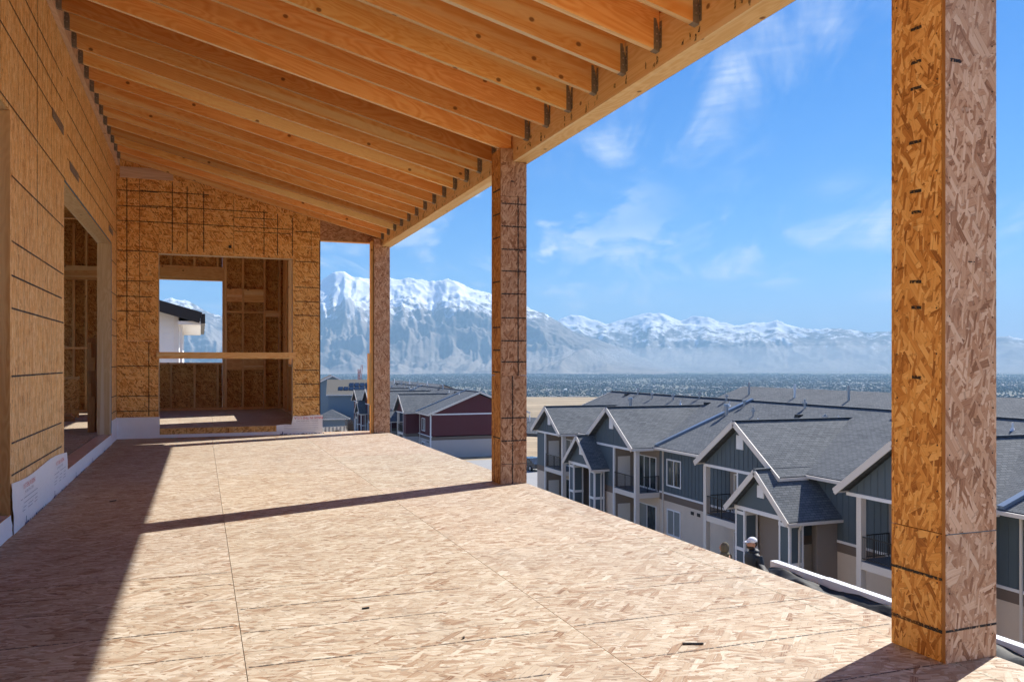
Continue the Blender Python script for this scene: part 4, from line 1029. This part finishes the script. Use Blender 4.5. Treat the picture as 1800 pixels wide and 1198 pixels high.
    # two-storey entrance porches
    def portico(yc):
        Q = thing('entrance_porch', loc=(0, 0, 0)); Q.parent = A
        X0 = -2.8; hw = 2.5; ze, rz = 4.50, 6.66
        for s in (-1, 1):
            a, b = sorted((yc + s * 1.35, yc + s * 2.15))
            MB().box(X0 + .02, X0 + .78, a + .02, b - .02, -1, ze - .1).build('pillar', siding, Q)
            k = MB()
            for x in (X0, X0 + .70):
                for y in (a, b - .11): k.box(x, x + .11, y, y + .11, -1, ze - .1)
            for z in (.1, 2.3, 4.15): k.box(X0 - .012, X0 + .822, a - .012, b + .012, z, z + .17)
            k.build('pillar_trim', 'trim_white', Q)
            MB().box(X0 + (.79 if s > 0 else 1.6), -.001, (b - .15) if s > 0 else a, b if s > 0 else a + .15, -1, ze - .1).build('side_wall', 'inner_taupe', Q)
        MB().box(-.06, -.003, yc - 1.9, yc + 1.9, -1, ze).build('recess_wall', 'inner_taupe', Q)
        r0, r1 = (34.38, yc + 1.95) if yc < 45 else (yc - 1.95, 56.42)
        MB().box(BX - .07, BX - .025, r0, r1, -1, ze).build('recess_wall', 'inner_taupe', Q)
        MB().box(X0 + .1, -.07, yc - 1.34, yc + 1.34, -1, .02).build('landing', 'deck_grey', Q)
        railing(Q, (X0 + .3, yc - 1.3), (X0 + .3, yc + 1.3), .02, .95)
        MB().box(X0 - .03, X0 + .12, yc - 2.2, yc + 2.2, ze - .099, ze + .1).build('trim', 'trim_white', Q)
        gw = MB().prism([(yc - 2.1, ze + .101), (yc + 2.1, ze + .101), (yc, rz - .3)], 'x', X0, X0 + .15).build('gable_wall', 'siding_blue' if siding == 'siding_blue' else siding, Q)
        k = MB(); k.box(X0 - .05, X0 - .002, yc - .26, yc + .26, ze + .75, ze + 1.35)
        for q in range(6): k.box(X0 - .065, X0 - .045, yc - .23, yc + .23, ze + .78 + q * .09, ze + .82 + q * .09)
        k.build('louver_vent', 'trim_white', gw)
        ro = thing('porch_roof', loc=(0, 0, 0)); ro.parent = A
        for s in (-1, 1):
            e = yc + s * hw
            MB().slab([(X0 - .4, e, ze), (X0 - .4, yc, rz), (.1, yc, rz), (.1, e, ze)], .13, du=(1, 0, 0)).build('slope', 'shingles', ro)
            MB().bar((X0 - .42, e, ze - .13), (X0 - .42, yc, rz - .12), .05, .28).build('rake_board', 'trim_cream', ro)
            MB().box(X0 - .4, .0, e - .06, e + .06, ze - .2, ze - .06).build('gutter', 'trim_cream', ro)
        MB().bar((X0 - .41, yc, rz + .02), (.1, yc, rz + .02), .22, .05).build('ridge_cap', 'shingles', ro)
        k = MB(); k.bar((X0 + .5, yc - 2.40, ze - .2), (X0 + .5, yc - 2.22, ze - .5), .08, .08); k.bar((X0 + .5, yc - 2.22, ze - .45), (X0 + .5, yc - 2.22, 0), .08, .08, up=(1, 0, 0)); k.build('downspout', 'trim_cream', Q)
    portico(55.8); portico(34.8)
    return A
apartment('slate blue apartment building with steep gables right of the middle column', (28.8, 0, -10.9), 'siding_blue', 'stucco_beige')
apartment('maroon apartment building with grey stucco base behind the middle column', (28.9, 92.5, -12.2), 'siding_maroon', 'stucco_grey')

# more roofs of the same estate behind
def far_block(label, x, y, z, L, W, H, T, mat, wall, rz=0.):
    B = thing('far_apartment_block', label, 'building', (x, y, z), rz, group='roofs behind the near apartment buildings')
    MB().box(-W, W, -L, L, -2, H).build('wall', wall, B)
    r = MB(); r.slab([(-W - .5, -L - .5, H), (0, -L - .5, H + T), (0, L + .5, H + T), (-W - .5, L + .5, H)], .15, du=(0, 1, 0)); r.slab([(0, -L - .5, H + T), (W + .5, -L - .5, H), (W + .5, L + .5, H), (0, L + .5, H + T)], .15, du=(0, 1, 0))
    ro = r.build('roof', mat, B)
    MB().prism([(-W, H + .001), (W, H + .001), (0, H + T - .2)], 'y', -L, -L + .2).build('gable_wall', wall, B)
    for i in range(6):
        yy = -L + (i + .5) * L / 3; MB().cyl((-W * .3, yy, H + T * .6), (-W * .3, yy, H + T + .6), .12, n=7).build('vent_pipe', 'vent_metal' if i % 2 else 'vent_white', ro)
        MB().box(-W - .04, -W + .01, yy - .7, yy + .7, H - 2.2, H - .8).build('window', 'window_glass', B)
far_block('long grey roof just behind the slate blue building', 62, 62, -12.0, 24, 8, 7.2, 3.0, 'shingles', 'siding_blue')
far_block('grey roof at the far right behind the slate blue building', 70, 34, -12.6, 14, 8, 7.2, 3.0, 'shingles', 'siding_blue')
far_block('grey roof line behind the maroon building', 47, 192, -14.0, 24, 8, 7.6, 3.0, 'shingles', 'stucco_grey')
far_block('small grey-blue block seen between maroon and blue buildings', 66, 152, -19.0, 12, 6, 6.5, 2.6, 'shingles', 'siding_greyblue', .5)

# ------------------------------------------------------------------ houses in the gap beside the far column
def house(name, label, x, y, z, rz, W, L, H, T, wall, roof_mat, extras):
    """W half width (x), L half length (y); ridge along local y, gable facing local -y"""
    h = thing(name, label, 'house', (x, y, z), rz)
    MB().box(-W, W, -L, L, -2, H).build('wall', wall, h)
    MB().prism([(-W, H + .001), (W, H + .001), (0, H + T - .1)], 'y', -L, L).build('gable_wall', wall, h)
    ro = thing('roof'); ro.parent = h
    t = T / W
    MB().slab([(-W - .6, -L - .5, H - t * .6), (0, -L - .5, H + T), (0, L + .5, H + T), (-W - .6, L + .5, H - t * .6)], .15, du=(0, 1, 0)).build('slope', roof_mat, ro)
    MB().slab([(0, -L - .5, H + T), (W + .6, -L - .5, H - t * .6), (W + .6, L + .5, H - t * .6), (0, L + .5, H + T)], .15, du=(0, 1, 0)).build('slope', roof_mat, ro)
    for s in (-1, 1):
        MB().bar((s * (W + .62), -L - .52, H - t * .6 - .12), (0, -L - .52, H + T - .12), .05, .3).build('rake_board', 'trim_white', ro)
        MB().box(s * (W + .6) - .06, s * (W + .6) + .06, -L - .5, L + .5, H - t * .6 - .2, H - t * .6).build('gutter', 'trim_white', ro)
    for a in (-W, W): MB().box(a - .1, a + .1, -L - .03, -L + .1, -2, H).build('corner_trim', 'trim_white', h)
    extras(h, ro)
    return h
def front_window(h, x, z, L, w=.7, hh=.9):
    k = MB()
    for a, b, c, d in ((x - w - .1, x + w + .1, z + hh, z + hh + .1), (x - w - .1, x + w + .1, z - hh - .1, z - hh), (x - w - .1, x - w, z - hh, z + hh), (x + w, x + w + .1, z - hh, z + hh)): k.box(a, b, -L - .05, -L, c, d)
    o = k.build('window', 'trim_white', h); MB().box(x - w, x + w, -L - .02, -L - .005, z - hh, z + hh).build('pane', 'window_glass', o)
def ex1(h, ro):
    front_window(h, -2, 3.6, 6); front_window(h, 2.2, 3.6, 6)
def ex2(h, ro):
    front_window(h, -1.5, 4.6, 7); front_window(h, 1.8, 1.6, 7)
    t = 3.0 / 6.5
    for i, (y, n) in enumerate(((-3.4, 1), (-2.2, 2), (-1.0, 2), (.2, 2), (1.4, 2), (2.6, 1), (3.8, 1))):
        for j in range(n):
            x = -4.4 + j * 1.8; z = 8.0 + 3.0 * (1 + x / 6.5)
            MB().slab([(x - .75, y - .5, z - .75 * t + .12), (x + .75, y - .5, z + .75 * t + .12), (x + .75, y + .5, z + .75 * t + .12), (x - .75, y + .5, z - .75 * t + .12)], .05).build('solar_panel', 'solar', ro)
    g = thing('garage_wing', loc=(-9.6, 5.6, 0)); g.parent = h
    MB().box(-2.6, 2.6, -3.4, 3.4, -2, 2.7).build('wall', 'siding_greyblue', g)
    MB().slab([(-3.1, -3.9, 2.7), (3.1, -3.9, 2.7), (0.6, 0, 4.6), (-.6, 0, 4.6)], .12).slab([(3.1, -3.9, 2.7), (3.1, 3.9, 2.7), (.6, 0, 4.6)], .12).slab([(3.1, 3.9, 2.7), (-3.1, 3.9, 2.7), (-.6, 0, 4.6), (.6, 0, 4.6)], .12).slab([(-3.1, 3.9, 2.7), (-3.1, -3.9, 2.7), (-.6, 0, 4.6)], .12).build('hip_roof', 'shingles', g)
    MB().box(-3.15, 3.15, -3.95, 3.95, 2.5, 2.69).build('fascia', 'trim_white', g)
house('suburban_house', 'pale grey-blue house with gable roof left of the solar panel house', 34.2, 238, -14.5, R(-6), 7.5, 8, 8.6, 3.6, 'siding_greyblue', 'brown_shingles', ex1)
house('suburban_house', 'grey-blue house with solar panels on a tan roof by the far column', 34.4, 197, -13.8, R(80), 6.5, 6.5, 8.0, 3.0, 'siding_greyblue', 'brown_shingles', ex2)

# white house seen through the back window
wh = thing('white_house', 'white lap sided house with black metal roof seen through the back window', 'house', (-.62, 26.5, -3))
MB().box(-9, 0, 0, 9, -1, 5.45).build('wall', 'white_siding', wh)
MB().prism([(-9, 5.451), (-.0, 5.451), (-9, 8.0)], 'y', .0, 9).build('gable_wall', 'white_siding', wh)
k = MB()
for z in np.arange(-1, 8, .19): k.box(-9, -.0 if z < 5.4 else -.0 - (z - 5.45) * 3.5, -.012, -.001, z, z + .165)
k.build('lap_siding', 'white_siding', wh, kind='stuff')
MB().box(-.12, .02, -.03, .12, -1, 5.40).build('corner_trim', 'trim_white', wh)
MB().slab([(-9.2, -.55, 8.28), (.62, -.55, 5.48), (.62, 9.5, 5.48), (-9.2, 9.5, 8.28)], .10).build('roof', 'black_metal', wh)
MB().bar((-9.2, -.58, 8.12), (.62, -.58, 5.32), .06, .32).build('rake_board', 'black_metal', wh)
k = MB(); k.box(.62, .74, -.5, 9.4, 5.16, 5.44); k.build('gutter', 'black_metal', wh)
MB().box(.0, .615, -.5, 9.3, 5.12, 5.22).build('soffit', 'trim_white', wh)
MB().bar((.08, -.05, 5.1), (.08, -.05, -1), .08, .08, up=(1, 0, 0)).build('downspout', 'trim_white', wh)

# street between the two apartment buildings, with kerbs and a parked car
def road_sheet(name, x0, x1, y0, y1, dz, mat, label, n=24):
    k = MB()
    for i in range(n):
        a, b = y0 + (y1 - y0) * i / n, y0 + (y1 - y0) * (i + 1) / n
        for j in range(n):
            c, d = x0 + (x1 - x0) * j / n, x0 + (x1 - x0) * (j + 1) / n
            k.face([(p, q, float(ground_z(np.array(p), np.array(q))) + dz) for p, q in ((c, a), (d, a), (d, b), (c, b))])
    return tag(k.build(name, mat), label, name, kind='structure')
road_sheet('road', 16, 90, 78, 104, .06, 'street_grey', 'grey estate street between the apartment buildings')
road_sheet('pavement', 16, 90, 73.5, 77.9, .18, 'concrete', 'pale concrete pavement along the estate street')
cx, cy = 36.2, 92.0
car = thing('parked_car', 'dark parked car just right of the middle column', 'car', (cx, cy, float(ground_z(np.array(cx), np.array(cy))) + .06), R(14))
prof = [(-2.2, .35), (2.2, .35), (2.25, .75), (1.5, .95), (.75, 1.45), (-1.1, 1.48), (-1.95, 1.0), (-2.25, .9)]
bevel(MB().prism(prof, 'x', -.88, .88).build('body', 'car_paint', car), .08, 3).rotation_euler = (0, 0, 0)
for s in (-1, 1): MB().prism([(1.25, 1.0), (.68, 1.38), (-1.05, 1.40), (-1.6, 1.0)], 'x', s * .885, s * .90).build('window', 'window_glass', car)
for s in (-1, 1):
    for y in (-1.35, 1.35):
        w = MB().cyl((s * .72, y, .33), (s * .92, y, .33), .33, n=18).build('wheel', 'tyre', car); MB().cyl((s * .921, y, .33), (s * .935, y, .33), .2, n=14).build('rim', 'hub', w)
    MB().box(s * .45, s * .8, 2.20, 2.27, .6, .75).build('headlight', 'vent_white', car)

# fence and dry bushes on the slope beside the garage
fz = lambda x, y: float(ground_z(np.array(x), np.array(y)))
fe = thing('garden_fence', 'pale vinyl fence running below the grey-blue garage', 'fence', (0, 0, 0))
pts = [(19.6 + i * .8, 164 + i * .5) for i in range(11)]
for (a, b), (c, d) in zip(pts, pts[1:]):
    MB().bar((a, b, fz(a, b) + .95), (c, d, fz(c, d) + .95), .05, 1.75).build('panel', 'fence_vinyl', fe); MB().box(a - .07, a + .07, b - .07, b + .07, fz(a, b) - .3, fz(a, b) + 1.95).build('post', 'fence_vinyl', fe)
def bush(label, x, y, h, seed, col='tree_bark', n=90):
    g = random.Random(seed); b = thing('bare_bush', label, 'bush', (x, y, fz(x, y)), group='bare bushes on the slope')
    k = MB()
    for i in range(n):
        a = g.uniform(0, 6.28); s = g.uniform(.15, .75); t = g.uniform(.5, 1) * h
        p = Vector((0, 0, 0)); m = Vector((math.cos(a) * s * h * .35, math.sin(a) * s * h * .35, t * .55)); e = m + Vector((g.uniform(-.3, .3) * h, g.uniform(-.3, .3) * h, t * .45))
        k.cyl(p, m, .05, .03, 4, caps=False).cyl(m, e, .03, .008, 4, caps=False)
        for q in range(2): e2 = m.lerp(e, g.uniform(.2, .8)); k.cyl(e2, e2 + Vector((g.uniform(-.25, .25), g.uniform(-.25, .25), g.uniform(.1, .3))) * h, .018, .006, 3, caps=False)
    k.build('twigs', col, b, kind='stuff')
bush('bare twiggy bush right of the grey-blue garage', 27.6, 166, 3.4, 3); bush('bare twiggy bush beside the pale house', 22.5, 178, 4.0, 4); bush('low dry bush by the fence', 24, 160, 1.6, 5)
plain('dry_grass', (.42, .33, .20), .95, .1, 0, .2, 1)
k = MB(); g = random.Random(8)
for i in range(2600):
    y = g.uniform(118, 166); x = y * g.uniform(.135, .175)
    if x > 25.5 and y < 162: continue
    z = fz(x, y); h = g.uniform(.3, .9); a = g.uniform(0, 6.28); w = g.uniform(.15, .5)
    k.face([(x - w * math.cos(a), y - w * math.sin(a), z - .05), (x + w * math.cos(a), y + w * math.sin(a), z - .05), (x + w * .6 * math.cos(a) + g.uniform(-.2, .2), y + g.uniform(-.2, .2), z + h)])
tag(k.build('dry_grass', 'dry_grass'), 'clumps of dry straw coloured grass on the slope', 'grass', kind='stuff')

# construction cranes far off in the valley
def crane(label, x, y, h, boom, az):
    z = fz(x, y); c = thing('crane', label, 'crane', (x, y, z), az, group='far construction cranes')
    k = MB()
    for a, b in ((-1, -1), (1, -1), (1, 1), (-1, 1)): k.bar((a, b, 0), (a, b, h), .5, .5, up=(1, 0, 0))
    for i in range(int(h / 4)): k.bar((-1, -1, i * 4), (1, -1, i * 4 + 4), .3, .3); k.bar((1, -1, i * 4), (-1, -1, i * 4 + 4), .3, .3)
    k.build('mast', 'crane_red', c)
    k = MB()
    for a in (-.8, .8): k.bar((a, 0, h * .2), (a + boom * .45, 0, h + boom * .6), .5, .5)
    k.build('boom', 'crane_red', c)
crane('thin red crane mast left of the far column', 176, 1000, 34, 8, 0.)
crane('leaning red crane further left behind the pale house', 120, 1060, 26, 26, .2)

# ------------------------------------------------------------------ foundation wall with fabric, and two people beside it
fw = thing('foundation_wall', 'white foam foundation wall with loose black fabric below the deck', 'wall', (8.0, 0, -3.05))
for i in range(11):
    y = -2 + i * 1.145; MB().box(.08, .20, y, y + 1.142, -1.5, 1.08 + random.uniform(-.008, .008)).build('foam_block', 'foam_white', fw)
def sheet_fabric(seed, x0, x1, z0, z1, y0, y1, mat, nm, ny=90, nx=7):
    g = random.Random(seed); k = MB(); ph = [g.uniform(0, 6.28) for _ in range(8)]; P = {}
    for i in range(ny + 1):
        y = lerp(y0, y1, i / ny)
        for j in range(nx + 1):
            v = j / nx
            w = .07 * math.sin(y * 2.3 + ph[0] + v * 2) + .05 * math.sin(y * 5.9 + ph[1] - v * 4) + .03 * math.sin(y * 13 + ph[2] + v * 6)
            P[i, j] = (lerp(x0, x1, v) + w * (.4 + v), y, lerp(z0, z1, v) + (.06 * math.sin(y * 3.7 + ph[3] + v * 5) + .04 * math.sin(y * 9.1 + ph[4] - 3 * v)) * (.3 + v))
    for i in range(ny):
        for j in range(nx): k.face([P[i, j], P[i, j + 1], P[i + 1, j + 1], P[i + 1, j]])
    o = smooth(k.build(nm, mat, fw)); o.modifiers.new('weld', 'WELD').merge_threshold = 1e-4
    so_ = o.modifiers.new('thick', 'SOLIDIFY'); so_.thickness = .012
sheet_fabric(1, .06, -.34, 1.00, .93, -2, 10.5, 'black_fabric', 'black_fabric')
sheet_fabric(2, -.24, -.72, .97, .86, -2, 10.3, 'black_fabric', 'black_fabric')
sheet_fabric(3, -.55, -.95, .93, .80, 3, 10.0, 'foam_white', 'grey_membrane', 60, 4)
k = MB(); g = random.Random(4); nx, ny = 8, 50; P = {}
for i in range(ny + 1):
    for j in range(nx + 1): P[i, j] = (lerp(-1.5, .07, j / nx), lerp(-2, 10.6, i / ny), lerp(-1.2, .88, min(1, j / nx * 1.8)) + g.uniform(-.05, .08))
for i in range(ny):
    for j in range(nx): k.face([P[i, j], P[i, j + 1], P[i + 1, j + 1], P[i + 1, j]])
o = smooth(k.build('soil_bank', 'soil', fw)); o.modifiers.new('weld', 'WELD').merge_threshold = 1e-4
for i in range(14):
    y = g.uniform(3, 10.2); x = g.uniform(-1.0, -.3); a = g.uniform(-.5, .5); l = g.uniform(.25, .7)
    MB().bar((x, y, .95), (x + l * math.sin(a), y + l * math.cos(a), .98 + g.uniform(-.03, .06)), g.uniform(.06, .14), .03).build('scrap', g.choice(('foam_white', 'foam_white', 'stud_wood', 'black_fabric')), fw)

def skinned(name, chain, edges, mat, parent, sub=2):
    me = bpy.data.meshes.new(name); me.from_pydata([c[:3] for c in chain], edges, [])
    o = bpy.data.objects.new(name, me); COL.objects.link(o); o.parent = parent
    me.materials.append(MATS[mat])
    m = o.modifiers.new('skin', 'SKIN'); m.use_smooth_shade = True
    for v, c in zip(me.skin_vertices[0].data, chain):
        v.radius = (c[3], c[4] if len(c) > 4 else c[3])
    me.skin_vertices[0].data[0].use_root = True
    s = o.modifiers.new('sub', 'SUBSURF'); s.levels = s.render_levels = sub
    return o
def blob(name, mat, parent, loc, rad, fn=None, n=24, m=16):
    k = MB(); P = {}
    for j in range(m + 1):
        for i in range(n):
            th, ph = math.pi * j / m, 2 * math.pi * i / n
            v = Vector((math.sin(th) * math.cos(ph), math.sin(th) * math.sin(ph), math.cos(th)))
            s = fn(v) if fn else 1.
            P[i, j] = (loc[0] + v.x * rad[0] * s, loc[1] + v.y * rad[1] * s, loc[2] + v.z * rad[2] * s)
    for j in range(m):
        for i in range(n):
            q = [P[i, j], P[i, j + 1], P[(i + 1) % n, j + 1], P[(i + 1) % n, j]]
            if j == 0: q = [q[0], q[1], q[2]]
            elif j == m - 1: q = [q[0], q[1], q[3]]
            k.face(q)
    o = smooth(k.build(name, mat, parent)); o.modifiers.new('weld', 'WELD').merge_threshold = 1e-5
    return o
def person(label, loc, rz, jacket, cap, hood, H=1.78):
    """faces local -Y; feet at z = 0"""
    p = thing('person', label, 'person', loc, rz); p.scale = (H / 1.80,) * 3
    # body: one skinned figure from pelvis to head, legs and arms, hands in the pockets
    C = [(0, 0, .95, .15, .11), (0, .01, 1.15, .145, .10), (0, .01, 1.36, .17, .11), (0, .0, 1.50, .06, .06), (0, -.015, 1.56, .055, .055),
         (.09, 0, .90, .09), (.10, -.01, .50, .062), (.10, .02, .10, .045), (.11, -.12, .04, .04),
         (-.09, 0, .90, .09), (-.10, .02, .50, .062), (-.10, .05, .10, .045), (-.11, -.09, .04, .04),
         (.20, .01, 1.42, .055), (.26, .03, 1.14, .042), (.20, -.12, .98, .032), (-.20, .01, 1.42, .055), (-.26, .03, 1.14, .042), (-.20, -.12, .98, .032)]
    Eg = [(0, 1), (1, 2), (2, 3), (3, 4), (0, 5), (5, 6), (6, 7), (7, 8), (0, 9), (9, 10), (10, 11), (11, 12), (2, 13), (13, 14), (14, 15), (2, 16), (16, 17), (17, 18)]
    skinned('body', C, Eg, 'skin', p)
    J = [(0, 0, .88, .185, .14), (0, .01, 1.14, .18, .135), (0, .02, 1.36, .195, .135), (0, .012, 1.49, .10, .09), (.215, .02, 1.42, .078), (.285, .04, 1.14, .062), (.20, -.13, .98, .052), (-.215, .02, 1.42, .078), (-.285, .04, 1.14, .062), (-.20, -.13, .98, .052)]
    skinned('jacket', J, [(0, 1), (1, 2), (2, 3), (2, 4), (4, 5), (5, 6), (2, 7), (7, 8), (8, 9)], jacket, p)
    T = [(0, 0, .93, .165, .125), (.09, 0, .88, .105), (.10, -.01, .50, .08), (.10, .02, .09, .065), (-.09, 0, .88, .105), (-.10, .02, .50, .08), (-.10, .05, .09, .065)]
    skinned('trousers', T, [(0, 1), (1, 2), (2, 3), (0, 4), (4, 5), (5, 6)], 'jeans', p)
    for s in (-1, 1):
        for q in range(4): skinned('finger', [(s * (.17 - q * .012), -.13, .965, .010), (s * (.165 - q * .012), -.145, .93, .0095), (s * (.16 - q * .012), -.135, .895 + .006 * q, .008)], [(0, 1), (1, 2)], 'skin', p, 1)
        skinned('thumb', [(s * .19, -.15, .97, .011), (s * .18, -.175, .945, .010), (s * .17, -.18, .92, .008)], [(0, 1), (1, 2)], 'skin', p, 1)
        skinned('boot', [(s * .105, .05, .06, .055), (s * .105, -.04, .05, .052), (s * .108, -.13, .04, .045)], [(0, 1), (1, 2)], 'boot', p, 1)
    # head with face
    def headf(v):
        s = 1.
        if v.z < -.2: s *= 1 - .16 * min(1, (-v.z - .2)) * (1 if v.y > 0 else .6)
        return s
    hd = blob('head', 'skin', p, (0, -.03, 1.655), (.076, .095, .120), headf)
    skinned('nose', [(0, -.118, 1.675, .010), (0, -.135, 1.645, .014), (0, -.122, 1.632, .012)], [(0, 1), (1, 2)], 'skin', hd, 1)
    for s in (-1, 1):
        blob('ear', 'skin', hd, (s * .077, -.015, 1.65), (.012, .022, .034), n=10, m=8); blob('eye', 'eye', hd, (s * .03, -.112, 1.672), (.011, .008, .007), n=8, m=6)
    blob('mouth', 'hair_dark', hd, (0, -.118, 1.598), (.024, .008, .006), n=8, m=6)
    if cap:
        blob('beard', 'hair_dark', hd, (0, -.045, 1.595), (.070, .074, .055))
        blob('hair', 'hair_dark', hd, (0, .005, 1.665), (.080, .085, .085))
        cp = blob('cap', 'cap_white', hd, (0, -.020, 1.713), (.082, .100, .073))
        k = MB(); n = 12
        for i in range(n):
            a, b = math.pi * (1 + i / n), math.pi * (1 + (i + 1) / n)
            P = lambda t, r, z: (math.cos(t) * .078 * (1 if r < .5 else .9), -.06 + math.sin(t) * (.05 if r < .5 else .155), z)
            k.face([P(a, 0, 1.712), P(a, 1, 1.692), P(b, 1, 1.692), P(b, 0, 1.712)])
        v = smooth(k.build('visor', 'cap_white', cp)); v.modifiers.new('thick', 'SOLIDIFY').thickness = .006
        blob('collar', jacket, p, (0, .02, 1.50), (.115, .105, .065))
    if hood:
        def hf(v): return 1 + .12 * max(0, v.y) * max(0, v.z + .3)
        blob('hood', jacket, p, (0, .018, 1.655), (.108, .112, .155), hf)
        blob('hood_collar', jacket, p, (0, .02, 1.50), (.135, .12, .07))
pz = fz(9.83, 13.4); person('person in dark jacket and white cap standing below the deck edge', (9.83, 13.4, pz), R(-97), 'jacket_dark', True, False, -2.27 - pz)
pz = fz(9.32, 13.6); person('person in olive hooded sweatshirt seen from behind below the deck edge', (9.32, 13.6, pz), R(205), 'hoodie_olive', False, True, -2.39 - pz)

# ------------------------------------------------------------------ haze over the valley
hz = MB().box(-16000, 24000, -6000, 25000, -152, 1430)
m, t, b, out = newmat('haze_air')
t.n.remove(b)
pv = t.node('ShaderNodeVolumePrincipled')
pv.inputs['Color'].default_value = (.40, .70, 1.0, 1); pv.inputs['Density'].default_value = 7.8e-5; pv.inputs['Anisotropy'].default_value = 0.0
t.l.new(pv.outputs[0], out.inputs['Volume'])
tag(hz.build('haze', 'haze_air'), 'pale blue haze filling the air over the valley', 'haze', kind='stuff')

# a bank of low mist lying against the foot of the far range
def mist():
    k = blob('mist_bank', 'haze_air', None, (0, 0, 0), (5600, 1400, 175), n=32, m=12)
    k.data.materials.clear()
    m, t, b, out = newmat('mist_air'); t.n.remove(b)
    pv = t.node('ShaderNodeVolumePrincipled'); pv.inputs['Color'].default_value = (.86, .93, 1, 1); pv.inputs['Density'].default_value = 2.6e-4
    t.l.new(pv.outputs[0], out.inputs['Volume']); k.data.materials.append(m)
    k.location = (6950, 8250, 40); k.rotation_euler = (0, 0, R(-40))
    tag(k, 'pale low mist lying at the foot of the right range', 'mist', kind='stuff')
mist()
